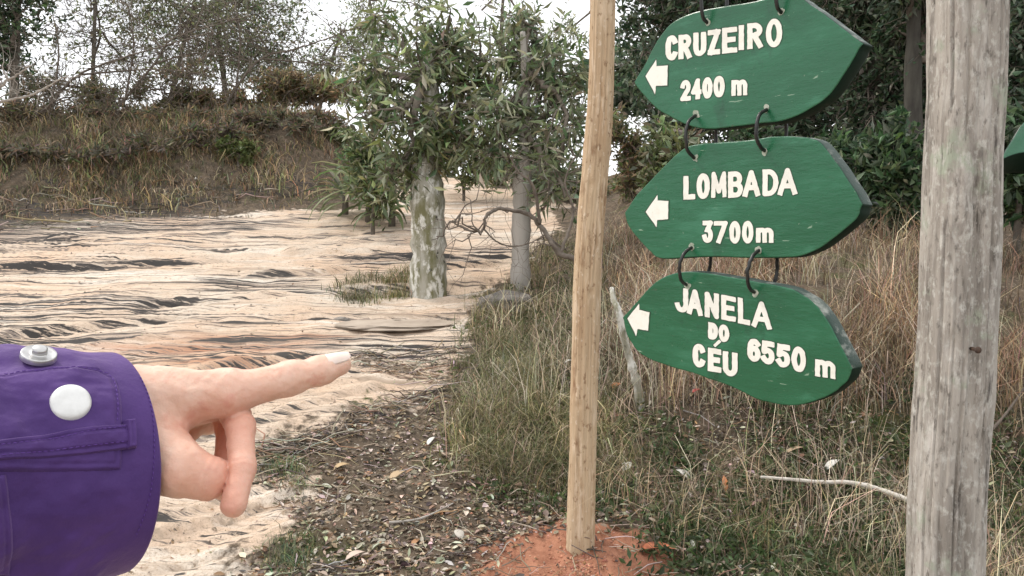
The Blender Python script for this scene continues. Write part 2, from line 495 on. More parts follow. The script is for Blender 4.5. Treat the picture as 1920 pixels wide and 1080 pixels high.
GQ = np.stack([idx[:, :-1], idx[:, 1:], i1[:, 1:], i1[:, :-1]], -1).reshape(-1, 4)[:, ::-1]
V = np.stack([gx, gy, gz], -1).reshape(-1, 3)
colz = np.stack([litter.ravel(), dark.ravel(), mound.ravel()], 1)

def ground_material():
    m = bpy.data.materials.new('ground'); m.use_nodes = True
    t = m.node_tree; N = t.nodes; L = t.links
    b = N['Principled BSDF']; b.inputs['Roughness'].default_value = .95; b.inputs['Specular IOR Level'].default_value = .1
    co = N.new('ShaderNodeTexCoord')
    def noise(scale, stretch=(1, 1, 1), det=8, ro=.62):
        mp = N.new('ShaderNodeMapping'); mp.inputs['Scale'].default_value = stretch; mp.inputs['Rotation'].default_value = (0, 0, math.radians(-9))
        L.new(co.outputs['Object'], mp.inputs[0])
        n = N.new('ShaderNodeTexNoise'); n.inputs['Scale'].default_value = scale; n.inputs['Detail'].default_value = det; n.inputs['Roughness'].default_value = ro
        L.new(mp.outputs[0], n.inputs['Vector']); return n.outputs['Fac']
    def rng(s, a, b_, c=0, d=1):
        r = N.new('ShaderNodeMapRange'); r.inputs[1].default_value = a; r.inputs[2].default_value = b_; r.inputs[3].default_value = c; r.inputs[4].default_value = d
        L.new(s, r.inputs[0]); return r.outputs[0]
    def mix(fac, a, c, mode='MIX'):
        k = N.new('ShaderNodeMix'); k.data_type = 'RGBA'; k.blend_type = mode
        if hasattr(fac, 'links'): L.new(fac, k.inputs[0])
        else: k.inputs[0].default_value = fac
        for i, v in ((6, a), (7, c)):
            if isinstance(v, tuple): k.inputs[i].default_value = (*v, 1)
            else: L.new(v, k.inputs[i])
        return k.outputs[2]
    def math_(op, a, c):
        k = N.new('ShaderNodeMath'); k.operation = op
        for i, v in ((0, a), (1, c)):
            if isinstance(v, (int, float)): k.inputs[i].default_value = v
            else: L.new(v, k.inputs[i])
        return k.outputs[0]
    a = N.new('ShaderNodeAttribute'); a.attribute_name = 'col'
    sep = N.new('ShaderNodeSeparateColor'); L.new(a.outputs['Color'], sep.inputs[0])
    a2 = N.new('ShaderNodeAttribute'); a2.attribute_name = 'red'
    sand = mix(rng(noise(.9), .38, .64), (.65, .475, .345), (.645, .555, .455))
    sand = mix(rng(noise(1.6, (.2, 2.4, 1)), .52, .66), sand, (.74, .69, .61))
    sand = mix(rng(noise(30), .54, .72), sand, (.42, .31, .215))
    sand = mix(rng(noise(120, (1, 1, 1), 4, .7), .52, .70), sand, (.40, .30, .21))
    sand = mix(rng(noise(5, (.08, 3.2, 1)), .53, .64), sand, (.40, .31, .235))
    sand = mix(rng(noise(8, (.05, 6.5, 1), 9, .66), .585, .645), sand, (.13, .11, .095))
    sand = mix(math_('MULTIPLY', a2.outputs['Fac'], rng(noise(2.5, (.15, 3, 1)), .42, .6)), sand, (.42, .20, .115))
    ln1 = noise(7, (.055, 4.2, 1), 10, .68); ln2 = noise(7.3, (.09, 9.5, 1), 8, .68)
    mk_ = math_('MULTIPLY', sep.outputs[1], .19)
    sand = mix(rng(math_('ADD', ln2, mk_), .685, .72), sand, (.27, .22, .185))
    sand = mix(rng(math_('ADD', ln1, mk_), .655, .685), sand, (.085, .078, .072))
    soil = mix(rng(noise(9), .38, .62), (.16, .12, .085), (.075, .06, .045))
    soil = mix(rng(noise(40), .55, .7), soil, (.30, .25, .19))
    soil = mix(rng(noise(2.2), .55, .68), soil, (.07, .085, .03))
    lit = rng(math_('ADD', sep.outputs[0], math_('MULTIPLY', rng(noise(12), .3, .7, -.5, .5), .9)), .35, .65)
    c = mix(lit, sand, soil)
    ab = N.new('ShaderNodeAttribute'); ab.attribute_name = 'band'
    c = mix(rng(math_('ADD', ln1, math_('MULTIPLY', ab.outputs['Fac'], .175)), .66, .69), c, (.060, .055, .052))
    redc = mix(rng(noise(22), .4, .62), (.42, .20, .125), (.32, .145, .09))
    c = mix(sep.outputs[2], c, redc)
    L.new(c, b.inputs['Base Color'])
    bp = N.new('ShaderNodeBump'); bp.inputs['Strength'].default_value = .7; bp.inputs['Distance'].default_value = .02
    hsum = math_('ADD', math_('ADD', noise(9, (.5, 2.0, 1)), math_('MULTIPLY', noise(6, (.09, 7, 1), 9, .7), .8)), math_('MULTIPLY', noise(75, (1, 1, 1), 6, .7), .75))
    L.new(hsum, bp.inputs['Height']); L.new(bp.outputs[0], b.inputs['Normal'])
    return m

go = mesh_obj('ground', V, GQ, ground_material(), None, colz, True)
ra = go.data.attributes.new('red', 'FLOAT', 'POINT'); ra.data.foreach_set('value', red.ravel())
rb = go.data.attributes.new('band', 'FLOAT', 'POINT'); rb.data.foreach_set('value', np.clip(bands * 1.4, 0, 1).ravel())
kind(go, 'structure', 'sloping sandy trail with eroded rock ledges')

# ------------------------------------------------------------------ leaves, blades and trees
def pal(n, colors, jit=.25, rng=RNG):
    c = np.array(colors, float)[rng.integers(0, len(colors), n)]
    return c * (1 + jit * rng.normal(size=(n, 1))).clip(.4, 1.9) * (1 + .08 * rng.normal(size=(n, 3))).clip(.7, 1.3)

def leaves(pos, d, length, width, col, fold=.25, rng=RNG):
    n = len(pos); d = norm(d)
    r = rng.normal(size=(n, 3)); s_ = norm(np.cross(d, r)); nn = np.cross(s_, d)
    L_ = np.broadcast_to(length, (n,))[:, None]; W = np.broadcast_to(width, (n,))[:, None]
    mid = pos + d * L_ * .45 + nn * W * fold
    V = np.stack([pos, mid + s_ * W * .5 + nn * W * fold * .5, pos + d * L_ - nn * L_ * .08, mid - s_ * W * .5 + nn * W * fold * .5], 1)
    b = np.arange(n)[:, None] * 4
    T = np.concatenate([b + np.array([[0, 1, 2]]), b + np.array([[0, 2, 3]])])
    return V.reshape(-1, 3), T, np.repeat(col, 4, 0)

def blades(base, length, width, lean, col, rng=RNG, segs=3, curl=1.0):
    """tapered bent ribbons"""
    n = len(base)
    az = rng.uniform(0, 2 * math.pi, n)
    dirh = np.stack([np.cos(az), np.sin(az), 0 * az], 1)
    fa = rng.uniform(0, math.pi, n)
    side = np.stack([np.cos(fa), np.sin(fa), 0 * fa], 1)
    rows = []
    for k in range(segs + 1):
        t = k / segs
        an = lean * (0.35 * t + curl * .65 * t * t)
        p = base + dirh * (length * np.sin(an) * t)[:, None] + np.array([0, 0, 1.0]) * (length * np.cos(an) * t)[:, None]
        wd = (width * (1 - t) ** .7 * .5)[:, None]
        if k < segs:
            rows += [p - side * wd, p + side * wd]
        else:
            rows += [p]
    V = np.stack(rows, 1); m_ = V.shape[1]
    b = np.arange(n)[:, None] * m_
    Q = np.concatenate([b + np.array([[2 * k, 2 * k + 1, 2 * k + 3, 2 * k + 2]]) for k in range(segs - 1)])
    k = segs - 1
    T = b + np.array([[2 * k, 2 * k + 1, 2 * k + 2]])
    return V.reshape(-1, 3), Q, T, np.repeat(col, m_, 0)

def jitter_path(a, b, n, amp, rng, sag=0.0):
    t = np.linspace(0, 1, n)[:, None]
    L_ = np.linalg.norm(b - a)
    p = a + (b - a) * t
    o = rng.normal(size=(n, 3)) * amp * L_; o = np.cumsum(o, 0); o = o - o[0] - (o[-1] - o[0]) * t
    p = p + o
    p[:, 2] += sag * L_ * (t[:, 0] * (1 - t[:, 0]))
    return p

def lobe_tree(name, label, cat, group, trunk, tr, lobes, clumps, twigs, lpt, leaf, palette, bark, seed, limb_r=.03, twig_len=.25,
              droop=-.2, leafmat_='leaf', twigmat='twig', trunk_name='trunk', spread=1.0, trunk_k=14, fuzz=0):
    """trunk > limbs > twigs > leaves; the lobes (centre, radii) give the crown its outline"""
    rng = np.random.default_rng(seed)
    trunk = np.asarray(trunk, float)
    root = thing(name, label, cat, trunk[0], group)
    tp = spline(trunk, max(14, 5 * len(trunk)))
    R = np.interp(np.linspace(0, 1, len(tp)), np.linspace(0, 1, len(tr)), tr)
    R = R * (1 + .07 * rng.normal(size=len(R)))
    mb = MB(); mb.tube(tp, R, trunk_k); tk = mb.build(trunk_name, M[bark], root, True)
    br = MB(); LP, LD = [], []
    ws = np.array([np.prod(l[1]) ** (2 / 3) for l in lobes]); ws /= ws.sum()
    for (c, r), wgt in zip(lobes, ws):
        c = np.asarray(c, float); r = np.asarray(r, float)
        i = int(len(tp) * rng.uniform(.55, .98)); i = min(i, len(tp) - 1)
        main = jitter_path(tp[i], c, 9, .05, rng, .15)
        br.tube(main, np.linspace(min(limb_r, R[i] * .8), limb_r * .35, 9), 6)
        for _ in range(max(1, int(clumps * wgt))):
            v = rng.normal(size=3); v /= np.linalg.norm(v)
            e = c + v * r * rng.uniform(.35, 1.0) ** .6
            s0 = main[rng.integers(4, 9)]
            lp = jitter_path(s0, e, 6, .08, rng, .1)
            br.tube(lp, np.linspace(limb_r * .3, limb_r * .1, 6), 4, cap=False)
            for _ in range(twigs):
                d = rng.normal(size=3); d[2] += droop; d /= np.linalg.norm(d)
                s1 = lp[rng.integers(3, 6)]
                q = s1 + d * twig_len * rng.uniform(.5, 1.2)
                tw = jitter_path(s1, q, 4, .1, rng)
                br.tube(tw, np.linspace(limb_r * .09, limb_r * .04, 4), 3, cap=False)
                if lpt > 0:
                    k = rng.poisson(lpt)
                    t = rng.uniform(.1, 1, k)[:, None]
                    LP.append(tw[0] + (tw[-1] - tw[0]) * t + rng.normal(size=(k, 3)) * .03 * spread)
                    LD.append(d * .6 + rng.normal(size=(k, 3)) * .7 + np.array([0, 0, droop * .8]))
    br.build('branches', M[twigmat], root)
    if LP:
        LP = np.concatenate(LP); LD = np.concatenate(LD)
        n = len(LP)
        Vv, T, C = leaves(LP, LD, leaf[0] * rng.uniform(.55, 1.25, n), leaf[1] * rng.uniform(.6, 1.2, n), pal(n, palette, .28, rng), rng=rng)
        cm = MB(); cm.V.append(Vv); cm.T.append(T); cm.C.append(C)
        cm.build('crown', M[leafmat_], root)
    return root

def lobe_px(px, py, Y, rx, ry, rd=None):
    c = at(px, py, Y); k = Y / F
    return (c, (rx * k, (rd if rd else (rx + ry) / 2) * k, ry * k))

OLIVE = [(.14, .18, .065), (.195, .23, .09), (.24, .255, .12), (.10, .13, .05), (.31, .32, .17)]
GREEN = [(.06, .12, .05), (.10, .17, .075), (.15, .21, .10), (.055, .09, .05)]
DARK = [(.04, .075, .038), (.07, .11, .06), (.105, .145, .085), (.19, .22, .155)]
GREYG = [(.235, .28, .15), (.29, .325, .195), (.16, .195, .105), (.39, .41, .29)]
BROWN = [(.30, .22, .13), (.38, .28, .16), (.22, .17, .115), (.44, .33, .20), (.21, .20, .10)]
DUSK = [(.15, .13, .10), (.21, .17, .13), (.13, .145, .085), (.27, .21, .15)]
STRAW = [(.38, .30, .20), (.28, .22, .15), (.20, .16, .11), (.47, .39, .28), (.27, .18, .115), (.14, .115, .08)]
OLGR = [(.17, .16, .075), (.11, .115, .05), (.28, .235, .13), (.09, .10, .04), (.20, .19, .09)]
MIXGR = [(.05, .085, .03), (.08, .115, .04), (.07, .095, .035), (.11, .125, .05), (.24, .19, .115), (.32, .25, .16), (.06, .08, .035), (.15, .12, .08)]

def px_tree(px_base, Y, top, **k):
    b = gnd(px_base, Y); b[2] -= .08
    return b

# --- the lichen covered tree in the sand
Y1 = 7.0
b1 = ground(803, 543)[0]; Y1 = b1[1]
t1 = [b1 + [0, 0, -.15], b1 + [0.0, 0, .12], at(803, 440, Y1), at(801, 370, Y1), at(800, 310, Y1 + .05), at(812, 220, Y1 + .1), at(805, 130, Y1 + .1), at(800, 60, Y1 + .15)]
k1 = Y1 / F
lobe_tree('lichen_tree', 'short thick tree with lichen patched trunk standing in the sand, leafy crown', 'tree', None, t1,
          np.array([40, 35, 31, 32, 29, 18, 11, 6]) * k1,
          [lobe_px(790, 290, Y1, 90, 55), lobe_px(735, 235, Y1 - .1, 90, 65), lobe_px(860, 215, Y1, 100, 80), lobe_px(790, 130, Y1 + .2, 120, 80),
           lobe_px(690, 130, Y1 + .3, 80, 75), lobe_px(910, 120, Y1 + .3, 90, 75), lobe_px(755, 320, Y1 - .2, 40, 55), lobe_px(845, 35, Y1 + .2, 80, 50), lobe_px(725, 45, Y1 + .3, 55, 45)],
          84, 8, 4.6, (.15, .036), GREYG + OLIVE + GREYG + GREEN[1:3], 'pale_bark', 11, limb_r=.045, twig_len=.30, droop=-.35, trunk_k=26, twigmat='mid_twig')
# --- the pale smooth trunk beside it
b2 = ground(976, 548)[0]; Y2 = b2[1]; k2 = Y2 / F
t2 = [b2 + [0, 0, -.15], at(976, 480, Y2), at(978, 400, Y2), at(980, 330, Y2), at(984, 260, Y2), at(985, 160, Y2 + .1), at(980, 60, Y2 + .1)]
lobe_tree('pale_tree', 'slim tree with pale bare post-like trunk right of the lichen tree', 'tree', None, t2,
          np.array([18, 17.5, 17.5, 17, 11, 8, 5]) * k2,
          [lobe_px(960, 210, Y2, 95, 70), lobe_px(1045, 190, Y2 + .2, 80, 85), lobe_px(1000, 105, Y2 + .2, 105, 70), lobe_px(915, 280, Y2, 65, 45), lobe_px(1055, 290, Y2 - .2, 65, 50),
           lobe_px(1010, 35, Y2 + .3, 65, 40), lobe_px(1060, 370, Y2 - .4, 40, 50)],
          62, 8, 4.3, (.155, .034), GREYG + GREYG + GREEN[1:3], 'grey_bark', 12, limb_r=.035, twig_len=.32, droop=-.4, trunk_k=22, twigmat='mid_twig')

# --- sparse trees against the white sky
def bg_tree(px, Y, pts, rad, lobes, clumps, lpt, leaf, palette, seed, label, twigs=6, bark='bark', limb=.05, tl=.5, name='sparse_tree', group='sparse trees against the sky', droop=.05):
    b = gnd(px, Y); b[2] -= .2
    tr = [b] + [at(x, y, Y) for x, y in pts]
    return lobe_tree(name, label, 'tree', group, tr, rad, [lobe_px(x, y, Y + dy, rx, ry) for x, y, rx, ry, dy in lobes], clumps, twigs, lpt, leaf, palette, bark, seed, limb_r=limb, twig_len=tl, droop=droop)

bg_tree(170, 15.5, [(172, 250), (175, 120), (180, -40)], [.06, .05, .04, .02],
        [(170, 60, 120, 60, 0), (250, 120, 130, 40, .5), (60, 150, 90, 40, -.3), (160, -40, 150, 60, 0)], 90, 1.6, (.11, .05), GREYG + OLIVE, 21, 'spindly tree with thin twigs at the far left, sky showing through', twigs=9, limb=.03, tl=.8)
bg_tree(20, 13.5, [(25, 200), (30, 60), (40, -60)], [.10, .08, .06, .03],
        [(20, 20, 90, 70, 0), (60, -40, 100, 60, 0), (-80, 60, 120, 120, 0), (10, 110, 70, 40, 0)], 100, 8, (.13, .055), DARK + GREEN, 22, 'dense dark green tree filling the top left corner', name='dark_tree', group=None)
bg_tree(300, 16.5, [(315, 200), (345, 80), (380, -60)], [.06, .05, .04, .02],
        [(330, 70, 120, 60, 0), (420, 110, 130, 50, .5), (370, 10, 140, 50, 0), (270, 20, 90, 50, 0)], 110, 3, (.11, .05), GREYG + OLIVE, 23, 'leaning sparse tree with dark forked limbs in the middle of the white sky at left', twigs=9, limb=.03, tl=.8)
bg_tree(430, 18, [(425, 200), (415, 110), (405, 0), (390, -80)], [.08, .07, .055, .04, .02],
        [(400, 30, 100, 60, 0), (480, 20, 120, 50, 0), (520, 100, 110, 55, 0), (450, 120, 120, 40, .5)], 120, 4, (.12, .05), GREYG + GREYG + GREEN, 24, 'taller grey green tree rising behind the thicket, left of the bright sky gap', twigs=9, limb=.035, tl=.8)
bg_tree(590, 19, [(600, 200), (620, 120), (640, 60)], [.06, .05, .04, .02],
        [(620, 130, 60, 45, 0), (570, 150, 80, 35, 0), (660, 100, 55, 60, 0), (690, 50, 40, 45, 0)], 70, 3, (.12, .05), GREYG + OLIVE, 25, 'small airy tree just left of the lichen tree crown', twigs=8, limb=.03, tl=.6)
bg_tree(700, 20, [(705, 160), (700, 60), (690, -20)], [.08, .06, .05, .03],
        [(690, 20, 60, 50, 0), (720, 90, 70, 60, 0), (780, 10, 50, 30, 0)], 45, 3, (.14, .05), GREYG, 26, 'thin upright tree rising behind the lichen tree into the sky', twigs=7, limb=.03)
bg_tree(930, 19, [(935, 200), (940, 60), (945, -30)], [.08, .06, .05, .03],
        [(940, 40, 70, 55, 0), (900, 130, 80, 80, 0), (1010, 90, 70, 80, 0), (1000, 220, 120, 60, 0), (900, 240, 100, 60, 0)], 70, 4, (.15, .055), GREYG + OLIVE[2:], 27, 'grey green tree filling the space behind the pale trunk', twigs=7, limb=.03)
bg_tree(1130, 17, [(1130, 200), (1120, 80), (1110, -30)], [.08, .06, .05, .03],
        [(1120, 150, 80, 90, 0), (1080, 230, 80, 60, 0), (1170, 240, 70, 70, 0), (1175, 130, 45, 70, 0), (1060, 60, 60, 40, 0)], 60, 4, (.15, .055), OLIVE[2:] + GREYG, 28, 'mid green tree showing on both sides of the tan pole', twigs=7, limb=.03)

# --- thicket on the back left bank
rng = np.random.default_rng(33)
def bush(name, label, group, px, py_top, Y, wpx, palette, seed, lpt=8, leaf=(.10, .04), clumps=40, twigs=7, base_z=None, fill=1.0):
    b = gnd(px, Y); b[2] -= .05
    top = at(px, py_top, Y)
    Hh = max(.25, top[2] - b[2]); k = Y / F
    lobes = []
    r2 = np.random.default_rng(seed)
    for j in range(5):
        ox = r2.uniform(-.55, .55) * wpx * k; hz = r2.uniform(.25, .85) * Hh
        lobes.append((b + [ox, r2.uniform(-.3, .3) * wpx * k, hz], (wpx * k * .38, wpx * k * .38, Hh * .28)))
    tr = [b, b + [0, 0, Hh * .2], b + [r2.uniform(-.1, .1) * wpx * k, 0, Hh * .45]]
    return lobe_tree(name, label, 'shrub', group, tr, [.03, .025, .02], lobes, clumps, twigs, lpt, leaf, palette, 'bark', seed, limb_r=.022, twig_len=Hh * .16, droop=.1, trunk_name='stem', trunk_k=6)

ORD = ['first', 'second', 'third', 'fourth', 'fifth', 'sixth', 'seventh', 'eighth']
def brush(px, top, Y, wd, seed, palette, label, group, leaf=(.15, .03), lpt=6, clumps=34):
    return bush('thicket_shrub', label, group, px, top, Y, wd, palette, seed, lpt=lpt, leaf=leaf, clumps=clumps)
for j, (px, top, Y, wd) in enumerate([(-150, 165, 14.4, 170), (0, 195, 14.6, 150), (110, 120, 15.0, 130), (225, 165, 15.2, 120), (330, 105, 15.0, 120)]):
    brush(px, top, Y, wd, 100 + j, DUSK + OLIVE[:3] + BROWN[:2], ORD[j] + ' from the left of the brown green shrubs on the thicket skyline', 'skyline thicket shrubs')
for j, (px, top, Y, wd) in enumerate([(-120, 235, 13.3, 150), (20, 215, 13.2, 160), (140, 225, 13.4, 150), (250, 225, 13.6, 150), (370, 230, 13.6, 140)]):
    brush(px, top, Y, wd, 110 + j, DUSK + BROWN[:3] + OLIVE[:1], ORD[j] + ' from the left of the dusky shrubs halfway up the earth bank', 'thicket shrubs halfway up the bank')
for j, (px, top, Y, wd) in enumerate([(-100, 300, 12.0, 140), (20, 270, 12.0, 140), (130, 275, 12.1, 140), (230, 265, 12.3, 140), (330, 270, 12.5, 140), (410, 270, 12.8, 120), (540, 290, 13.2, 100)]):
    brush(px, top, Y, wd, 120 + j, DUSK + DUSK + STRAW[4:] + OLIVE[:1], ORD[j] + ' from the left of the low dry shrubs at the foot of the bank', 'low dry shrubs at the foot of the bank')
for j, (px, top, Y, wd) in enumerate([(410, 175, 15.2, 120), (500, 125, 15.0, 120), (600, 150, 15.2, 110)]):
    bush('russet_shrub', ORD[j] + ' from the left of the tawny shrubs on the bank below the bright sky', 'tawny shrubs on top of the bank', px, top, Y, wd, BROWN + BROWN + OLIVE[:2], 130 + j, lpt=9, leaf=(.15, .04), clumps=60)
for j, (px, top, Y, wd) in enumerate([(490, 225, 13.8, 120), (590, 240, 14.0, 110)]):
    brush(px, top, Y, wd, 140 + j, DUSK + BROWN[:2], ['grey brown shrub just right of the small bright bush in the thicket', 'grey brown shrub at the right end of the thicket beside the spiky plants'][j], None)
bush('tan_shrub', 'tan twiggy shrub on the crest just right of the tan pole', None, 1185, 215, 10.5, 70, BROWN + OLIVE + STRAW[:3], 151, lpt=6, leaf=(.12, .035), clumps=50)
bush('tan_shrub', 'tan twiggy shrub on the crest left of the topmost sign, beyond the pole', None, 1255, 235, 9.0, 70, BROWN + OLIVE + STRAW[:3], 152, lpt=6, leaf=(.12, .035), clumps=50)
bush('green_shrub', 'small bright yellow green bush in the middle of the dark thicket', None, 452, 262, 12.3, 45, [(.16, .19, .07), (.11, .14, .05)], 150, lpt=8, leaf=(.08, .04), clumps=30)
for j, (px, top, Y, wd) in enumerate([(640, 235, 14.5, 80), (870, 250, 12.5, 110), (1060, 270, 12.5, 120), (960, 280, 14.0, 110)]):
    bush('leafy_shrub', ['olive shrub left of the spiky plants behind the lichen tree', 'green shrub seen between the lichen tree and the pale trunk', 'green shrub on the crest left of the tan pole', 'low shrub on the crest behind the pale trunk'][j],
         'shrubs along the crest', px, top, Y, wd, OLIVE + GREYG, 160 + j, lpt=9, leaf=(.10, .04), clumps=50)

# --- spiky rosettes
def rosette(px, py, label, n, L_, seed, Yo=0):
    r2 = np.random.default_rng(seed)
    b = gnd(px, py)
    root = thing('spiky_plant', label, 'plant', b, 'spiky rosette plants by the lichen tree')
    sb = MB(); sb.tube(np.array([b + [0, 0, -.05], b + [.01, 0, L_ * .25], b + [0, .01, L_ * .5]]), [.05, .045, .03], 8); sb.build('stem', M['bark'], root)
    for i in range(n):
        az = r2.uniform(0, 6.283); el = r2.uniform(-.2, 1.35); ln = L_ * r2.uniform(.7, 1.1)
        dh = np.array([math.cos(az), math.sin(az), 0]); sd_ = np.array([-math.sin(az), math.cos(az), 0])
        t = np.linspace(0, 1, 6)
        ang = el - 1.0 * t ** 2
        P = b + [0, 0, L_ * r2.uniform(.25, .55)] + np.cumsum(np.stack([np.cos(ang)] * 3, 1) * dh + np.stack([0 * t, 0 * t, np.sin(ang)], 1), 0) * ln / 6
        wd = L_ * .055 * np.array([.6, 1, .95, .75, .45, .05])[:, None]
        Vv = np.concatenate([P - sd_ * wd, P + [0, 0, -.012], P + sd_ * wd])
        q = np.arange(5)
        Q = np.concatenate([np.stack([q, q + 6, q + 7, q + 1], 1), np.stack([q + 6, q + 12, q + 13, q + 7], 1)])
        mesh_obj('leaf', Vv - b, Q, M['leaf'], root, np.repeat(pal(1, [(.17, .21, .10), (.13, .18, .08), (.25, .27, .15)], .2, r2), 18, 0))
bush('leafy_shrub', 'pale green leafy bush in front of the spiky plants, left of the lichen tree', None, 700, 235, 9.6, 70, OLIVE + GREYG + GREEN[1:3], 171, lpt=7, leaf=(.13, .035), clumps=34)
rosette(692, 10.5, 'largest spiky rosette plant, in front of the thicket left of the lichen tree', 52, .95, 201)
rosette(648, 11.0, 'spiky rosette plant on the left of the larger one', 32, .6, 202)
rosette(735, 10.2, 'spiky rosette plant half hidden by the lichen tree', 34, .7, 203)

# --- dark forest behind the signs
FL = 'dark green forest tree in the shade behind the hanging signs'
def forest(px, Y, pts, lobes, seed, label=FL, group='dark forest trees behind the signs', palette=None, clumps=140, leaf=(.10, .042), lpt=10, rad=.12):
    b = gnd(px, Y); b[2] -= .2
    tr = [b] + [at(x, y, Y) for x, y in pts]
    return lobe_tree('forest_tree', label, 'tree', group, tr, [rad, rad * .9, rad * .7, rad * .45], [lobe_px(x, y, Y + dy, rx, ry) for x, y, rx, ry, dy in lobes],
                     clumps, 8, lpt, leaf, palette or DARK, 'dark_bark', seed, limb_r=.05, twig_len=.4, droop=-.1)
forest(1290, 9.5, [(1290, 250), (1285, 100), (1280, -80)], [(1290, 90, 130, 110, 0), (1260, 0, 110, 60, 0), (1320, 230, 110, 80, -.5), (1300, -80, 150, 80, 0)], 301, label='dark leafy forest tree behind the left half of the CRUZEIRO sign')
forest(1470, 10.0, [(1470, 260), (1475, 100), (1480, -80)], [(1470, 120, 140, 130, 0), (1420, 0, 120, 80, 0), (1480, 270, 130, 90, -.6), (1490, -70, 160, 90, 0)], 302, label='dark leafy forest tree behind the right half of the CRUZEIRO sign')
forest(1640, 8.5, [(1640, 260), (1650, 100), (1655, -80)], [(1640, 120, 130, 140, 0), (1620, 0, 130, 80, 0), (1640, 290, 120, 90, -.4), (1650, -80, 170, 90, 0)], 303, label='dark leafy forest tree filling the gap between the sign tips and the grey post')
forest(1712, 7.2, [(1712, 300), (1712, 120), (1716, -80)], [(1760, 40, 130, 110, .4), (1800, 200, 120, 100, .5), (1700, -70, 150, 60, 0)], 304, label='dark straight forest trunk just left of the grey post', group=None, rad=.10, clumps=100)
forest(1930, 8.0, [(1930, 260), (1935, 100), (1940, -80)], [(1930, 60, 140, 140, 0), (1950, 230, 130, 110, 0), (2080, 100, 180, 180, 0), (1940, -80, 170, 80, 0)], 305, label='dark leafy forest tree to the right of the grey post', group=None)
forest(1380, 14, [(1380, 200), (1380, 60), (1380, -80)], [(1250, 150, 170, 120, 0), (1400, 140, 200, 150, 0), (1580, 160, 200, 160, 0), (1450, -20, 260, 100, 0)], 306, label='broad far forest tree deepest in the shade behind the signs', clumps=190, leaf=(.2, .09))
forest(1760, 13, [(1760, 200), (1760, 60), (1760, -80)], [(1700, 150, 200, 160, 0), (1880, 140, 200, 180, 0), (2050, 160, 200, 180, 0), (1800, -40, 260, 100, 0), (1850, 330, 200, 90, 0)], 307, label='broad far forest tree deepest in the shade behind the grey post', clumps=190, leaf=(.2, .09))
UL = ['pale olive shrub between the tan pole and the signs', 'dim undergrowth shrub behind the left half of the LOMBADA sign', 'dim undergrowth shrub behind the right half of the LOMBADA sign', 'dim undergrowth shrub between the LOMBADA sign tip and the grey post',
      'leafy shrub right of the grey post above the grass']
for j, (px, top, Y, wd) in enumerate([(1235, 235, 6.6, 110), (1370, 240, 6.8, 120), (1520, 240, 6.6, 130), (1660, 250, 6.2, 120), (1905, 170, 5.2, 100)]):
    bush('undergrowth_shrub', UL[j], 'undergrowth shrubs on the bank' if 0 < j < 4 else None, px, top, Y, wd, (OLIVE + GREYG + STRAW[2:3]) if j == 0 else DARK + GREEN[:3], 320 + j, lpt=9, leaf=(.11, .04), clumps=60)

# --- bare twisted shrub behind the tan pole
def twiggy(name, label, paths, seed, mname='twig', extra=40, ell=.35):
    r2 = np.random.default_rng(seed)
    b = paths[0][0][0]
    root = thing(name, label, 'shrub', b)
    for i, (P, r0, r1) in enumerate(paths):
        mb = MB(); sp = spline(P, 8 * len(P)); sp = sp + r2.normal(size=sp.shape) * r0 * .15
        mb.tube(sp, np.linspace(r0, r1, len(sp)), 7)
        for _ in range(extra):
            s0 = sp[r2.integers(len(sp) // 4, len(sp))]; d = r2.normal(size=3); d[1] *= .5; d /= np.linalg.norm(d)
            q = jitter_path(s0, s0 + d * ell * r2.uniform(.3, 1), 6, .12, r2); mb.tube(q, np.linspace(r0 * .3, r0 * .08, 6), 4, cap=False)
            for _ in range(3):
                e = q[r2.integers(2, 6)]; d2 = d + r2.normal(size=3) * .8; mb.tube(jitter_path(e, e + d2 * ell * .25, 4, .1, r2), np.linspace(r0 * .12, r0 * .05, 4), 3, cap=False)
        mb.build('branch', M[mname], root)
    return root
Yb = 5.0
bb = gnd(1085, Yb)
bp_ = lambda L_: np.array([at(x, y, Yb + dz) for x, y, dz in L_])
twiggy('bare_shrub', 'leafless twisted shrub whose crooked branches cross the pale trunk', [
    (np.vstack([bb, bp_([(1085, 500, 0), (1050, 475, 0), (1015, 425, .1), (985, 400, .1), (935, 392, .1), (912, 405, 0), (905, 432, 0), (880, 432, 0), (845, 415, 0)])]), .022, .005),
    (bp_([(1012, 420, .1), (1000, 350, 0), (970, 320, 0), (955, 290, 0)]), .013, .004),
    (bp_([(908, 430, 0), (930, 452, 0), (960, 462, 0), (995, 455, 0), (1020, 440, 0)]), .006, .003),
    (bp_([(1050, 475, 0), (1075, 400, .1), (1060, 340, .1), (1080, 290, .1)]), .012, .004)], 401, extra=16)

# --- pale bare limbs at the far left
Yl = 9.5
pb = gnd(-40, Yl)
twiggy('bare_limb_shrub', 'pale leafless branches reaching in from the left edge before the thicket', [
    (np.vstack([pb, at(-30, 250, Yl), at(0, 165, Yl), at(30, 142, Yl), at(60, 122, Yl)]), .03, .006),
    (np.array([at(-25, 215, Yl), at(0, 192, Yl), at(60, 178, Yl), at(110, 150, Yl), at(130, 140, Yl)]), .02, .005)], 402, 'pale_twig', extra=10, ell=.5)

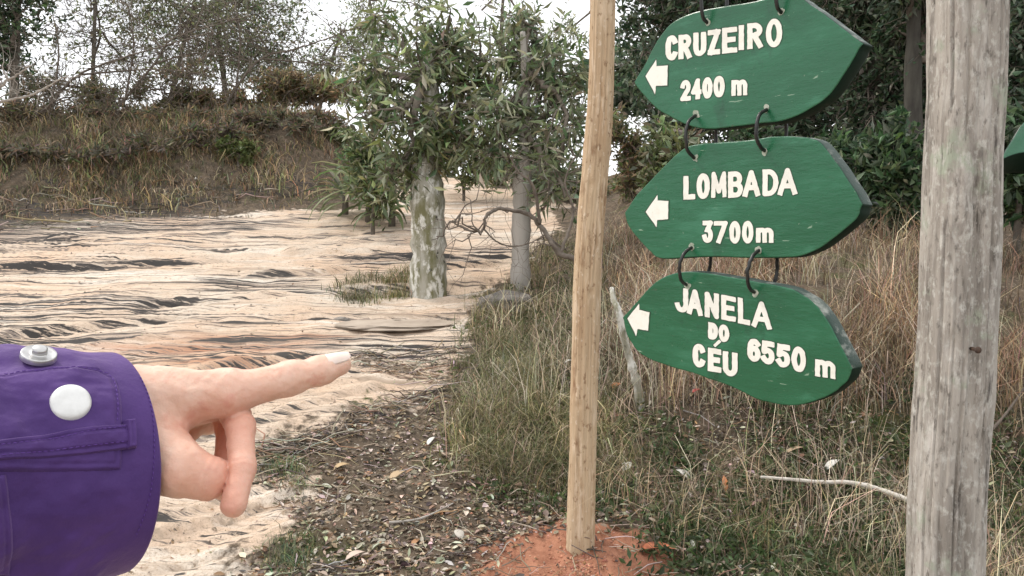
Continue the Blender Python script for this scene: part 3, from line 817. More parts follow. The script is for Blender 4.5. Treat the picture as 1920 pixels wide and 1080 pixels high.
for j, (px, Y, pts, lb) in enumerate([
    (60, 13.0, [(90, 200), (150, 140), (260, 100), (400, 60)], 'leafless slanting branches rising from the thicket at the far left'),
    (210, 13.6, [(230, 190), (290, 120), (330, 70), (470, 30)], 'leafless branches fanning up in front of the sky above the thicket'),
    (420, 14.2, [(440, 170), (490, 110), (560, 90), (650, 60)], 'thin bare branches reaching right across the bright sky gap')]):
    g_ = gnd(px, Y)
    twiggy('bare_limb_shrub', lb, [(np.vstack([g_] + [at(x, y, Y) for x, y in pts]), .03, .008),
        (np.array([at(pts[0][0], pts[0][1] + 20, Y), at(pts[1][0] - 40, pts[1][1] - 30, Y), at(pts[1][0] - 50, pts[1][1] - 110, Y)]), .022, .006),
        (np.array([at(pts[1][0], pts[1][1], Y), at(pts[2][0] + 40, pts[2][1] + 30, Y + .2), at(pts[2][0] + 150, pts[2][1] + 45, Y + .2)]), .018, .005)], 410 + j, 'twig', extra=34, ell=1.3)

# ------------------------------------------------------------------ grass, litter
def px_sample(poly, n, rng):
    P = np.array(poly, float)
    lo, hi = P.min(0), P.max(0)
    out = np.zeros((0, 2))
    while len(out) < n:
        q = rng.uniform(lo, hi, (n * 2, 2)); q = q[inpoly(q[:, 0], q[:, 1], P)]
        out = np.vstack([out, q])
    return out[:n]

def on_ground(poly, n, seed, clump=None, amp=0):
    r2 = np.random.default_rng(seed)
    if clump:
        c = ground(*px_sample(poly, clump, r2).T)
        p = c[r2.integers(0, clump, n)]
        p = p + r2.normal(size=(n, 3)) * amp
    else:
        p = ground(*px_sample(poly, n, r2).T)
    p[:, 2] = h(p[:, 0], p[:, 1]) - .005
    return p, r2

def grass(name, label, poly, n, seed, hh, wd, lean, palette, clump=None, amp=.06):
    p, r2 = on_ground(poly, n, seed, clump, amp)
    keep = (np.hypot((p[:, 0] - .27) / 1.2, p[:, 1] - 2.82) > .34 * (1 + .3 * r2.normal(size=n))) & (p[:, 1] > 1.2)
    tone = fbm(p[:, 0] * 2.3, p[:, 1] * 2.3, s=seed, o=3)
    keep &= tone > -.55 + .25 * r2.normal(size=n)                               # bare patches
    p = p[keep]; tone = tone[keep]; n = len(p)
    dry = fbm(p[:, 0] * 1.1, p[:, 1] * 1.1, s=seed + 50, o=2)[:, None]
    C0 = pal(n, palette, .34, r2) * np.clip(1 + .55 * tone[:, None], .45, 1.7) * (1 + dry * np.array([.08, .03, -.04]))
    V, Q, T, C = blades(p, r2.uniform(*hh, n) * (.45 + r2.uniform(0, 1, n) ** .7 * .65) * np.clip(1 + .5 * tone, .5, 1.5), r2.uniform(*wd, n), np.abs(r2.normal(lean[0], lean[1], n)), C0, r2)
    mb = MB(); mb.V.append(V); mb.Q.append(Q); mb.T.append(T); mb.C.append(C)
    o = mb.build(name, M['blade'])
    return kind(o, 'stuff', label)

grass('dead_grass', 'tall dead straw coloured grass on the bank behind the signs', [(1120, 470), (1200, 405), (1620, 375), (1740, 380), (1920, 400), (2250, 400), (2250, 760), (1720, 720), (1500, 730), (1200, 700), (1120, 620)],
      23000, 501, (.10, .44), (.003, .008), (1.0, .5), STRAW + [(.26, .17, .11), (.20, .14, .095)], 230, .12)
grass('olive_grass', 'olive and tan tangled grass on the left flank of the bank beside the sand', [(985, 500), (1050, 430), (1130, 440), (1150, 930), (930, 930), (880, 840), (865, 740), (885, 640), (930, 565)],
      22000, 502, (.07, .25), (.003, .007), (1.1, .5), OLGR + STRAW[1:4] + OLGR[:2], 330, .075)
grass('mixed_grass', 'short green and brown grass and moss below the signs', [(870, 780), (1130, 740), (1720, 760), (2250, 780), (2250, 1400), (1280, 1400), (1200, 1010), (920, 1000)],
      26000, 503, (.03, .16), (.002, .006), (.95, .45), MIXGR, 260, .075)
grass('dead_grass', 'long loose dead straw stalks over the short grass', [(1130, 640), (1720, 640), (2250, 640), (2250, 1300), (1250, 1100), (1130, 960)], 3600, 504, (.15, .50), (.0025, .005), (1.0, .5), STRAW[:4] + [(.55, .47, .34)], 200, .10)
grass('dead_grass', 'pale dead stalks standing out over the bank grass', [(900, 640), (1130, 480), (1700, 420), (1720, 760), (1130, 780), (900, 820)], 2600, 510, (.2, .55), (.003, .005), (.8, .5), [(.55, .47, .35), (.62, .54, .41), (.45, .36, .25)], 420, .09)
grass('sand_grass', 'sparse dry grass tufts at the foot of the lichen tree', [(610, 545), (690, 515), (780, 515), (770, 548), (700, 560), (640, 560)], 1500, 505, (.05, .17), (.004, .009), (1.0, .4), OLGR + STRAW[:3] + MIXGR[:2], 34, .06)
grass('sand_grass', 'low green tufts in the litter beside the hand', [(500, 1000), (580, 1000), (580, 1080), (510, 1080)], 600, 506, (.03, .10), (.002, .005), (1.0, .4), GREEN + OLGR, 16, .035)
grass('sand_grass', 'low green tuft by the dark rock band', [(505, 870), (575, 870), (570, 915), (510, 915)], 380, 507, (.03, .09), (.002, .005), (1.0, .4), GREEN + OLGR, 8, .035)
grass('bank_grass', 'rough brown grass and dry stems covering the earth bank', [(-400, 350), (-400, 230), (250, 200), (640, 225), (650, 325), (300, 345)], 21000, 509, (.08, .42), (.010, .022), (1.25, .5), DUSK + BROWN + BROWN + STRAW[1:3] + OLIVE[:2], 240, .35)
grass('dry_brush', 'wispy dry undergrowth along the foot of the thicket', [(-400, 425), (-400, 340), (640, 320), (640, 340), (300, 400)], 4500, 508, (.06, .28), (.008, .018), (1.1, .5), DUSK + BROWN + STRAW[3:], 120, .3)

LIT = [(.34, .27, .19), (.24, .18, .125), (.44, .38, .30), (.15, .115, .085), (.52, .46, .38), (.30, .19, .11), (.10, .08, .065)]
def litter_scatter(name, label, poly, n, seed, size, palette, aspect=(.25, .6), lift=.012):
    p, r2 = on_ground(poly, n, seed)
    p = p[np.hypot((p[:, 0] - .27) / 1.15, p[:, 1] - 2.80) > .31 * (1 + .12 * r2.normal(size=n))]; n = len(p)
    p[:, 2] += r2.uniform(.002, lift, n)
    az = r2.uniform(0, 6.283, n)
    d = np.stack([np.cos(az), np.sin(az), r2.normal(0, .28, n)], 1)
    L_ = r2.uniform(*size, n) * r2.uniform(.4, 1, n)
    nn = norm(np.stack([r2.normal(0, .35, n), r2.normal(0, .35, n), np.ones(n)], 1)); d = norm(d); s_ = norm(np.cross(nn, d)); nn = np.cross(d, s_)
    W = (L_ * r2.uniform(*aspect, n))[:, None]; L2 = L_[:, None]; cu = r2.uniform(.0, .5, n)[:, None]
    rows = [p, p + d * L2 * .35 + s_ * W * .5 + nn * W * cu, p + d * L2 * .7 + s_ * W * .4 + nn * W * cu, p + d * L2, p + d * L2 * .7 - s_ * W * .4 + nn * W * cu, p + d * L2 * .35 - s_ * W * .5 + nn * W * cu]
    V = np.stack(rows, 1).reshape(-1, 3); b = np.arange(n)[:, None] * 6
    Q = np.concatenate([b + np.array([[0, 1, 2, 3]]), b + np.array([[0, 3, 4, 5]])])
    C = np.repeat(pal(n, palette, .25, r2), 6, 0)
    mb = MB(); mb.V.append(V); mb.Q.append(Q); mb.C.append(C)
    return kind(mb.build(name, M['litter']), 'stuff', label)
litter_scatter('leaf_litter', 'grey brown dead leaves scattered thickly between the sand and the bank', [(470, 850), (860, 745), (900, 700), (1150, 760), (1150, 1250), (330, 1250), (420, 1060), (560, 985), (500, 900)], 15000, 521, (.015, .055), LIT)
litter_scatter('leaf_litter', 'dead leaves lying in the grass under the signs', [(870, 700), (1130, 700), (1720, 700), (2200, 740), (2200, 1350), (1150, 1350), (870, 900)], 15000, 522, (.015, .055), LIT, lift=.05)
litter_scatter('leaf_litter', 'thin scatter of chips and dry bits on the open sand', [(0, 480), (700, 420), (950, 470), (860, 640), (840, 740), (460, 840), (500, 960), (300, 1100), (0, 1100)], 1800, 523, (.010, .035), LIT[:2] + LIT[3:4] + LIT[5:], lift=.006)
litter_scatter('leaf_litter', 'twig crumbs along the dark rock bands', [(460, 840), (640, 790), (870, 715), (860, 650), (700, 650), (640, 690), (860, 740), (500, 900)], 2600, 524, (.02, .07), LIT[3:] + [(.05, .05, .05)], (.06, .2), lift=.01)
def clods(name, label, c, r, n, seed, size, colors):
    r2 = np.random.default_rng(seed)
    a = r2.uniform(0, 6.283, n); d = np.abs(r2.normal(0, .55, n)) * r
    p = np.stack([c[0] + np.cos(a) * d * 1.25, c[1] + np.sin(a) * d, 0 * a], 1); p[:, 2] = h(p[:, 0], p[:, 1])
    o8 = np.array([[1, 0, 0], [0, 1, 0], [-1, 0, 0], [0, -1, 0], [0, 0, 1], [0, 0, -1.0]])
    V = p[:, None] + o8[None] * (size[0] + (size[1] - size[0]) * r2.uniform(0, 1, (n, 1, 1)) ** 3) * r2.uniform(.5, 1.2, (n, 6, 3)); V = V.reshape(-1, 3)
    T = np.concatenate([np.arange(n)[:, None] * 6 + np.array([t]) for t in ((0, 1, 4), (1, 2, 4), (2, 3, 4), (3, 0, 4), (1, 0, 5), (2, 1, 5), (3, 2, 5), (0, 3, 5))])
    mb = MB(); mb.V.append(V); mb.T.append(T); mb.C.append(np.repeat(pal(n, colors, .2, r2), 6, 0))
    return kind(mb.build(name, M['litter']), 'stuff', label)
clods('soil_crumbs', 'red earth crumbs over the mound and spilling round it', (.25, 2.78), .46, 2200, 541, (.0015, .010), [(.42, .20, .125), (.33, .15, .095), (.46, .25, .17)])
def pebbles(poly, n, seed):
    p, r2 = on_ground(poly, n, seed)
    o8 = np.array([[1, 0, 0], [0, 1, 0], [-1, 0, 0], [0, -1, 0], [0, 0, 1], [0, 0, -1.0]])
    V = p[:, None] + o8[None] * (.0025 + .010 * r2.uniform(0, 1, (n, 1, 1)) ** 4) * (p[:, 1] / 5)[:, None, None] * r2.uniform(.6, 1.2, (n, 6, 3)); V = V.reshape(-1, 3)
    T = np.concatenate([np.arange(n)[:, None] * 6 + np.array([t]) for t in ((0, 1, 4), (1, 2, 4), (2, 3, 4), (3, 0, 4), (1, 0, 5), (2, 1, 5), (3, 2, 5), (0, 3, 5))])
    mb = MB(); mb.V.append(V); mb.T.append(T); mb.C.append(np.repeat(pal(n, [(.40, .31, .22), (.30, .23, .17), (.22, .18, .14), (.14, .12, .10)], .2, r2), 6, 0))
    return kind(mb.build('pebbles', M['litter']), 'stuff', 'small pebbles and grains strewn over the sandy rock')
pebbles([(-200, 480), (700, 420), (950, 470), (860, 640), (840, 740), (460, 840), (500, 960), (300, 1150), (-200, 1150)], 4200, 542)
def herbs(name, label, poly, n, seed, size, colors, clump, amp):
    p, r2 = on_ground(poly, n, seed, clump, amp)
    p[:, 2] += r2.uniform(.005, .07, n)
    az = r2.uniform(0, 6.283, n); el = r2.uniform(-.2, 1.0, n)
    d = np.stack([np.cos(az) * np.cos(el), np.sin(az) * np.cos(el), np.sin(el)], 1)
    L_ = r2.uniform(*size, n)
    V, T, C = leaves(p, d, L_, L_ * r2.uniform(.25, .55, n), pal(n, colors, .3, r2), rng=r2)
    mb = MB(); mb.V.append(V); mb.T.append(T); mb.C.append(C)
    return kind(mb.build(name, M['leaf']), 'stuff', label)
herbs('ground_plants', 'low green weeds creeping through the grass under the signs', [(880, 760), (1130, 740), (1720, 740), (2250, 780), (2250, 1400), (1280, 1400), (1220, 1020), (940, 1000)], 19000, 543, (.015, .05), [(.06, .10, .035), (.09, .13, .05), (.05, .075, .03), (.14, .16, .08)], 170, .09)
herbs('ground_plants', 'low olive weeds on the left flank of the bank', [(870, 640), (1000, 480), (1130, 450), (1130, 880), (900, 880)], 5000, 544, (.015, .05), [(.08, .11, .04), (.11, .14, .06), (.16, .15, .08)], 120, .09)
def twig_scatter(name, label, poly, n, seed, size, thick=1.0):
    p, r2 = on_ground(poly, n, seed); mb = MB()
    for i in range(n):
        az = r2.uniform(0, 6.283); L_ = r2.uniform(*size); d = np.array([math.cos(az), math.sin(az), r2.normal(0, .15)])
        P = jitter_path(p[i] + [0, 0, .012], p[i] + d * L_ + [0, 0, .02], 5, .06, r2)
        mb.tube(P, np.linspace(1, .5, 5) * r2.uniform(.0012, .0035) * thick, 4, col=pal(1, LIT, .2, r2)[0])
    return kind(mb.build(name, M['litter']), 'stuff', label)
twig_scatter('brushwood', 'dead sticks and brushwood lying in front of the thicket', [(-400, 455), (-400, 350), (640, 328), (660, 345), (420, 385), (200, 430)], 190, 532, (.2, .9), 4)
twig_scatter('twig_litter', 'dark and pale fibrous sticks along the dark rock bands', [(460, 850), (650, 795), (870, 715), (860, 650), (640, 670), (700, 700), (870, 740), (700, 800), (480, 910)], 420, 533, (.06, .35), 1.3)
twig_scatter('twig_litter', 'small dry twigs lying on the litter and grass', [(500, 880), (870, 760), (1720, 760), (2100, 800), (2100, 1300), (420, 1200), (560, 960)], 1500, 531, (.04, .22))

# salient single leaves, each told apart by colour and neighbour
def fallen_leaf(px, py, L_, W, col, az, label, lift=.02, tilt=.25, curl=.35):
    b = ground(px, py)[0] + [0, 0, lift]
    d = np.array([math.cos(az), math.sin(az), tilt]); d /= np.linalg.norm(d)
    s_ = norm(np.cross([0, 0, 1.0], d)); nn = np.cross(d, s_)
    t = np.linspace(0, 1, 7); wv = np.sin(np.pi * t ** .8) ** .8 * W * .5; wv[0] = W * .04; wv[-1] = W * .02
    P = d * ((t - .5) * L_)[:, None] + nn * (-(t - .5) ** 2 * L_ * curl)[:, None]
    Vv = np.concatenate([P - s_ * wv[:, None] + nn * (wv * .35)[:, None], P, P + s_ * wv[:, None] + nn * (wv * .35)[:, None]])
    q = np.arange(6); Q = np.concatenate([np.stack([q, q + 7, q + 8, q + 1], 1), np.stack([q + 7, q + 14, q + 15, q + 8], 1)])
    o = mesh_obj('fallen_leaf', Vv, Q, M['litter'], None, np.repeat(np.array([col]), 21, 0), True, b)
    so = o.modifiers.new('thickness', 'SOLIDIFY'); so.thickness = .0012
    return tag(o, label, 'leaf', 'single leaves lying on the ground')
OR, WH, PK, TA = (.55, .22, .09), (.72, .70, .64), (.6, .28, .2), (.45, .33, .2)
fallen_leaf(1226, 1058, .16, .07, (.5, .17, .09), -.35, 'large curled terracotta leaf on the right edge of the red mound', .03)
fallen_leaf(1157, 741, .07, .05, OR, .6, 'round orange leaf in the grass just right of the tan pole', .06)
fallen_leaf(1160, 792, .06, .03, PK, .3, 'small pink leaf below the round orange leaf right of the pole', .05)
fallen_leaf(1359, 926, .08, .026, OR, 1.5, 'slender upright orange leaf in the grass above the white stick', .06, .9)
fallen_leaf(990, 906, .085, .03, WH, 1.4, 'white leaf standing on edge in the litter left of the pole', .03, .8)
fallen_leaf(968, 793, .06, .035, WH, 1.2, 'white leaf with a square end higher on the bank left of the pole', .05, .6)
fallen_leaf(1066, 713, .05, .03, WH, .2, 'tiny white leaf caught against the left side of the tan pole', .10)
fallen_leaf(808, 832, .07, .03, WH, 1.0, 'pale leaf near the top of the grey litter slope', .02, .5)
fallen_leaf(1176, 897, .07, .05, WH, .9, 'white leaf with a broken edge at the foot of the grass right of the pole', .05, .5)
fallen_leaf(1280, 905, .08, .05, (.6, .57, .52), 2.4, 'crumpled grey leaf in the middle of the grass below the lowest sign', .05, .4)
fallen_leaf(640, 880, .08, .05, (.5, .36, .2), .4, 'tan leaf beside the dark rock band right of the hand', .02)
fallen_leaf(745, 895, .10, .05, TA, .9, 'golden brown leaf in the middle of the litter slope', .02)
fallen_leaf(665, 1048, .08, .04, (.58, .46, .38), .5, 'pinkish pale leaf at the bottom of the litter slope', .02)
fallen_leaf(860, 1015, .07, .04, (.5, .46, .4), 2.0, 'pale grey leaf just left of the red mound', .02)
fallen_leaf(1035, 795, .09, .05, (.42, .28, .22), 2.2, 'pinkish brown curled leaf in the grass close to the left of the pole', .08)
fallen_leaf(1490, 865, .10, .03, (.45, .33, .22), .2, 'long tan leaf in the grass above the middle of the white stick', .06)
fallen_leaf(1560, 893, .10, .04, WH, .5, 'long white curled leaf above the right half of the white stick', .06, .4)
fallen_leaf(1305, 763, .05, .03, (.45, .08, .07), .5, 'small red leaf in the grass under the lowest sign', .10)

# fallen stick, leaning sapling stem, stones
def stick(name, label, pts, r0, r1, mname, lift=.05, k=8, cat='stick'):
    P = np.array([ground(x, y)[0] + [0, 0, lift] for x, y in pts])
    mb = MB(); sp = spline(P, 6 * len(P)); mb.tube(sp, np.linspace(r0, r1, len(sp)) * (1 + .08 * np.random.default_rng(3).normal(size=len(sp))), k)
    return tag(mb.build(name, M[mname], None, True, loc=P[0]), label, cat)
stick('fallen_stick', 'long thin white stick lying across the grass at the foot of the grey post', [(1700, 990), (1640, 968), (1590, 957), (1540, 951), (1480, 950), (1425, 946)], .012, .006, 'white_stick', .13)
stick('fallen_stick', 'thin brown stick slanting in the grass right of the grey post', [(1860, 835), (1890, 800), (1935, 740)], .008, .004, 'twig', .10)
stick('fallen_stick', 'pale twig lying flat in the litter left of the mound', [(730, 995), (790, 985), (850, 960)], .006, .003, 'pale_twig', .02)
Ys = 3.9
sg = ground(1202, 760)[0]; Ys = sg[1]
mb = MB(); P = np.array([sg + [0, 0, -.03], at(1196, 725, Ys), at(1186, 690, Ys), at(1172, 640, Ys), at(1160, 585, Ys), at(1150, 560, Ys + .05), at(1147, 540, Ys + .1)])
sp = spline(P, 40); mb.tube(sp, np.interp(np.linspace(0, 1, 40), [0, .7, 1], [.026, .02, .012]) * (1 + .12 * np.random.default_rng(5).normal(size=40)), 10)
st = thing('sapling', 'crooked lichen mottled sapling stem leaning behind the left end of the signs', 'sapling', sg)
mb.build('stem', M['pale_bark'], st, True)

def boulder(px, py, rx, ry, rz, label, name, mname, seed, squash=1.0, lift=0):
    c = ground(px, py)[0] + [0, 0, lift]
    u_ = np.linspace(0, 2 * math.pi, 64, endpoint=False); v_ = np.linspace(.02, math.pi - .02, 34)
    U, Vv = np.meshgrid(u_, v_, indexing='ij')
    X = np.stack([np.cos(U) * np.sin(Vv), np.sin(U) * np.sin(Vv), np.cos(Vv)], -1)
    e = np.abs(X) ** .75 * np.sign(X)
    d = 1 + .16 * fbm(X[..., 0] * 1.6, X[..., 1] * 1.6, X[..., 2] * 1.6 + seed, s=seed, o=4) + .06 * fbm(X[..., 0] * 2, X[..., 1] * 2, X[..., 2] * 9, s=seed + 9, o=3)
    W = e * d[..., None] * np.array([rx, ry, rz])
    n, m_ = U.shape; idx = np.arange(n * m_).reshape(n, m_); i1 = np.roll(idx, -1, 0)
    Q = np.stack([idx[:, :-1], idx[:, 1:], i1[:, 1:], i1[:, :-1]], -1).reshape(-1, 4)
    o = mesh_obj(name, W.reshape(-1, 3), Q, M[mname], None, None, False, c)
    return tag(o, label, 'rock')
boulder(950, 580, .22, .16, .11, 'rough layered grey rock at the foot of the pale trunk', 'rock', 'stone', 3, lift=.02)
boulder(745, 600, .50, .34, .022, 'broad flat stone slab sunk in the sand before the lichen tree', 'rock_slab', 'slab', 5, lift=.006)
boulder(800, 543, .26, .16, .04, 'low ledge of pale stone under the lichen tree', 'rock_ledge', 'slab', 7, lift=-.01)
boulder(640, 598, .07, .05, .035, 'small brown stone at the left tip of the flat slab', 'rock', 'stone', 8, lift=.01)

# ------------------------------------------------------------------ posts and beam
def post_mesh(edges_l, edges_r, Y, ztop, zbot, nA, nZ, square, seed, crack, knots=()):
    """a round or squarish timber whose outline follows measured left and right edges"""
    L_ = np.array(edges_l, float); R_ = np.array(edges_r, float)
    zl = at(L_[:, 0], L_[:, 1], Y)[:, 2]; xl = at(L_[:, 0], L_[:, 1], Y)[:, 0]
    zr = at(R_[:, 0], R_[:, 1], Y)[:, 2]; xr = at(R_[:, 0], R_[:, 1], Y)[:, 0]
    z = np.linspace(zbot, ztop, nZ)
    XL = np.interp(z, zl[::-1], xl[::-1]); XR = np.interp(z, zr[::-1], xr[::-1])
    cx = (XL + XR) / 2; r = (XR - XL) / 2 * (.985 if square < 2.5 else .83)
    a = np.linspace(0, 2 * math.pi, nA, endpoint=False)
    A, Z = np.meshgrid(a, z, indexing='ij')
    rad = 1 / (np.abs(np.cos(A)) ** square + np.abs(np.sin(A)) ** square) ** (1 / square)
    rad = rad * (1 + .02 * fbm(np.cos(A) * 1.3, np.sin(A) * 1.3, Z * 2.2, s=seed, o=3))
    Rm = r[None] * rad
    Rm = Rm + .0022 * fbm(np.cos(A) * 7, np.sin(A) * 7, Z * 5, s=seed + 1, o=4)
    gr = fbm(np.cos(A) * 13, np.sin(A) * 13, Z * 1.1, s=seed + 2, o=2)
    Rm = Rm - crack * S((gr - .22) / .22)                                       # drying checks
    gr2 = fbm(np.cos(A) * 30, np.sin(A) * 30, Z * 3.5, s=seed + 3, o=2)
    Rm = Rm - crack * .3 * S((gr2 - .3) / .4)
    for ka, kz, ks, kd in knots:
        dd = np.hypot((((A - ka + math.pi) % (2 * math.pi)) - math.pi) * r[None], (Z - kz) * .55) / ks
        Rm = Rm + kd * np.exp(-dd ** 2) - kd * 1.6 * np.exp(-(dd / .35) ** 2)
    X = cx[None] + Rm * np.cos(A); Yv = Y + Rm * np.sin(A)
    V = np.stack([X, Yv, Z], -1).reshape(-1, 3)
    idx = np.arange(nA * nZ).reshape(nA, nZ); i1 = np.roll(idx, -1, 0)
    Q = np.stack([idx[:, :-1], i1[:, :-1], i1[:, 1:], idx[:, 1:]], -1).reshape(-1, 4)
    V = np.vstack([V, [cx[-1], Y, ztop + .005], [cx[0], Y, zbot]])
    t = np.arange(nA)
    T = np.concatenate([np.stack([idx[t, -1], idx[(t + 1) % nA, -1], np.full(nA, len(V) - 2)], 1), np.stack([idx[(t + 1) % nA, 0], idx[t, 0], np.full(nA, len(V) - 1)], 1)])
    return V, Q, T, cx, r

THB = math.radians(50)
U3 = np.array([math.cos(THB), -math.sin(THB), 0.0])          # along the boards, to the right and nearer
N3 = np.array([-math.sin(THB), -math.cos(THB), 0.0])         # out of the painted faces
PB = np.array([0.729, 2.40, 0.0])
YP, YG = 2.94, 1.945
pV, pQ, pT, pcx, pr = post_mesh([(1107, -300), (1107, 0), (1105, 100), (1100, 200), (1090, 330), (1080, 440), (1074, 540), (1072, 650), (1068, 800), (1064, 950), (1060, 1045), (1058, 1120)],
                       [(1155, -300), (1154, 0), (1152, 120), (1148, 230), (1138, 370), (1128, 480), (1125, 600), (1122, 700), (1118, 850), (1115, 1000), (1114, 1050), (1114, 1120)],
                       YP, 2.36, -.22, 110, 420, 2.25, 3, .0035, [(4.4, 1.45, .03, .006), (4.9, 1.05, .025, .005), (4.2, .62, .028, .005), (4.75, 1.78, .02, .004), (4.6, .3, .022, .004)])
pc = np.array([.30, YP, 0.0])
po = mesh_obj('wooden_pole', pV - pc, [pQ, pT], M['pole'], None, None, True, pc)
tag(po, 'slim tan peeled wooden pole standing in a red earth mound', 'pole')
gV, gQ, gT, gcx, gr_ = post_mesh([(1739, -300), (1738, 0), (1737, 170), (1733, 300), (1728, 450), (1722, 600), (1710, 800), (1700, 960), (1697, 1080), (1692, 1300)],
                       [(1888, -300), (1886, 0), (1884, 170), (1875, 300), (1872, 450), (1868, 560), (1860, 740), (1850, 860), (1843, 1080), (1838, 1300)],
                       YG, 2.42, -.45, 170, 640, 2.9, 13, .0065, [(4.35, 1.82, .05, .007), (4.5, 1.36, .05, .006), (4.9, .85, .04, .005), (4.1, 1.0, .05, .006), (4.5, .62, .05, .006)])
gc = np.array([1.11, YG, -.3])
gp = thing('wooden_post', 'thick weathered grey wooden post at the right', 'post', gc)
mesh_obj('post_timber', gV - gc, [gQ, gT], M['post'], gp, None, True)
nl = at(1828, 655, YG - .095)
mb = MB(); mb.tube(np.array([nl + [0, -.012, 0], nl + [0, .03, 0]]), .0045, 10); mb.tube(np.array([nl + [0, -.014, 0], nl + [0, -.011, 0]]), .008, 12); mb.build('nail', M['rust'], gp)

# crossbeam above the frame carries the signs
bz = 2.27
pA = np.array([.305, YP, bz]) - U3 * .15
pE = np.array([1.12, YG, bz]) + U3 * .95
bt = np.linspace(0, 1, 60)[:, None]
bpth = pA + (pE - pA) * bt + N3 * .0
mb = MB(); mb.tube(bpth, .045 * (1 + .04 * np.random.default_rng(4).normal(size=60)), 16)
bm = mb.build('crossbeam', M['pole'], None, True, loc=pA)
tag(bm, 'round timber crossbeam over the hanging signs, above the top of the picture', 'beam')

# ------------------------------------------------------------------ lettering
GL = {}
def arc(cx, cy, rx, ry, a0, a1, n=14):
    t = np.radians(np.linspace(a0, a1, n)); return [(cx + rx * math.cos(a), cy + ry * math.sin(a)) for a in t]
def lines(*p): return [list(s_) for s_ in p]
GL['C'] = [arc(.5, .68, .5, .32, 28, 180) + arc(.5, .32, .5, .32, 180, 332)]
GL['R'] = lines([(0, 0), (0, 1), (.5, 1)] + arc(.5, .76, .48, .24, 90, -90) + [(0, .52)], [(.45, .52), (1, 0)])
GL['U'] = [[(0, 1), (0, .3)] + arc(.5, .3, .5, .3, 180, 360) + [(1, 1)]]
GL['Z'] = lines([(0, 1), (1, 1), (0, 0), (1, 0)])
GL['E'] = lines([(1, 1), (0, 1), (0, 0), (1, 0)], [(0, .52), (.85, .52)])
GL['I'] = lines([(.5, 0), (.5, 1)])
GL['O'] = [arc(.5, .5, .5, .5, 0, 360, 40)]
GL['0'] = GL['O']
GL['L'] = lines([(0, 1), (0, 0), (1, 0)])
GL['M'] = lines([(0, 0), (.04, 1), (.5, .18), (.96, 1), (1, 0)])
GL['B'] = lines([(0, 0), (0, 1), (.5, 1)] + arc(.5, .76, .42, .24, 90, -90) + [(0, .52)], [(.45, .52)] + arc(.52, .26, .48, .26, 90, -90) + [(0, 0)])
GL['A'] = lines([(0, 0), (.5, 1), (1, 0)], [(.2, .3), (.8, .3)])
GL['D'] = lines([(0, 0), (0, 1), (.35, 1)] + arc(.35, .5, .65, .5, 90, -90, 20) + [(0, 0)])
GL['J'] = [[(.9, 1), (.9, .3)] + arc(.45, .28, .45, .28, 0, -165)]
GL['N'] = lines([(0, 0), (0, 1), (1, 0), (1, 1)])
GL['2'] = [arc(.5, .7, .5, .3, 165, -25) + [(0, 0), (1, 0)]]
GL['4'] = lines([(.75, 0), (.75, 1), (0, .3), (1, .3)])
GL['3'] = lines([(0, 1), (.95, 1), (.45, .6)] + arc(.45, .3, .52, .3, 75, -165))
GL['7'] = lines([(0, 1), (1, 1), (.3, 0)])
GL['5'] = lines([(.95, 1), (.12, 1), (.05, .55)] + arc(.45, .32, .52, .32, 130, -150))
GL['6'] = [arc(.55, .68, .5, .32, 40, 180) + [(.03, .35)], arc(.5, .3, .48, .3, 0, 360, 30)]
GL['m'] = lines([(0, 0), (0, 1)], [(0, .75)] + arc(.25, .7, .25, .3, 180, 20) + [(.5, 0)], [(.5, .72)] + arc(.75, .7, .25, .3, 180, 0) + [(1, 0)])
GL["'"] = lines([(0, 0), (1, 1)])

def seg_dist(X, Y, p, q, sp=False, sq=False):
    """distance to a stroke; square brush ends where sp / sq say so"""
    L_ = math.hypot(q[0] - p[0], q[1] - p[1]) + 1e-9
    ux, uy = (q[0] - p[0]) / L_, (q[1] - p[1]) / L_
    t = (X - p[0]) * ux + (Y - p[1]) * uy; pe = np.abs(-(X - p[0]) * uy + (Y - p[1]) * ux)
    e0, e1 = np.maximum(-t, 0), np.maximum(t - L_, 0)
    a = np.maximum(pe, e0) if sp else np.hypot(pe, e0)
    b = np.maximum(pe, e1) if sq else np.hypot(pe, e1)
    return np.where(t < 0, a, np.where(t > L_, b, pe))

def contours(D, xs, ys):
    """marching squares: closed loops of D = 0 (inside D < 0)"""
    nx, ny = D.shape
    ins = D < 0
    code = ins[:-1, :-1] * 1 + ins[1:, :-1] * 2 + ins[1:, 1:] * 4 + ins[:-1, 1:] * 8
    nxt = {}; pos = {}
    def ept(e):
        if e not in pos:
            i, j, k = e; i2, j2 = (i + 1, j) if k == 0 else (i, j + 1)
            a, b = D[i, j], D[i2, j2]; t = a / (a - b)
            pos[e] = (xs[i] + t * (xs[i2] - xs[i]), ys[j] + t * (ys[j2] - ys[j]))
        return e
    tab = {1: [(3, 0)], 2: [(0, 1)], 3: [(3, 1)], 4: [(1, 2)], 5: [(3, 0), (1, 2)], 6: [(0, 2)], 7: [(3, 2)], 8: [(2, 3)], 9: [(2, 0)], 10: [(0, 1), (2, 3)], 11: [(2, 1)], 12: [(1, 3)], 13: [(1, 0)], 14: [(0, 3)]}
    for i, j in zip(*np.nonzero((code > 0) & (code < 15))):
        E = [(i, j, 0), (i + 1, j, 1), (i, j + 1, 0), (i, j, 1)]
        for a, b in tab[int(code[i, j])]:
            nxt[ept(E[a])] = ept(E[b])
    loops = []
    while nxt:
        s0 = next(iter(nxt)); lp = [s0]; c = nxt.pop(s0)
        while c != s0 and c in nxt:
            lp.append(c); c = nxt.pop(c)
        if len(lp) > 6: loops.append(np.array([pos[e] for e in lp]))
    return loops

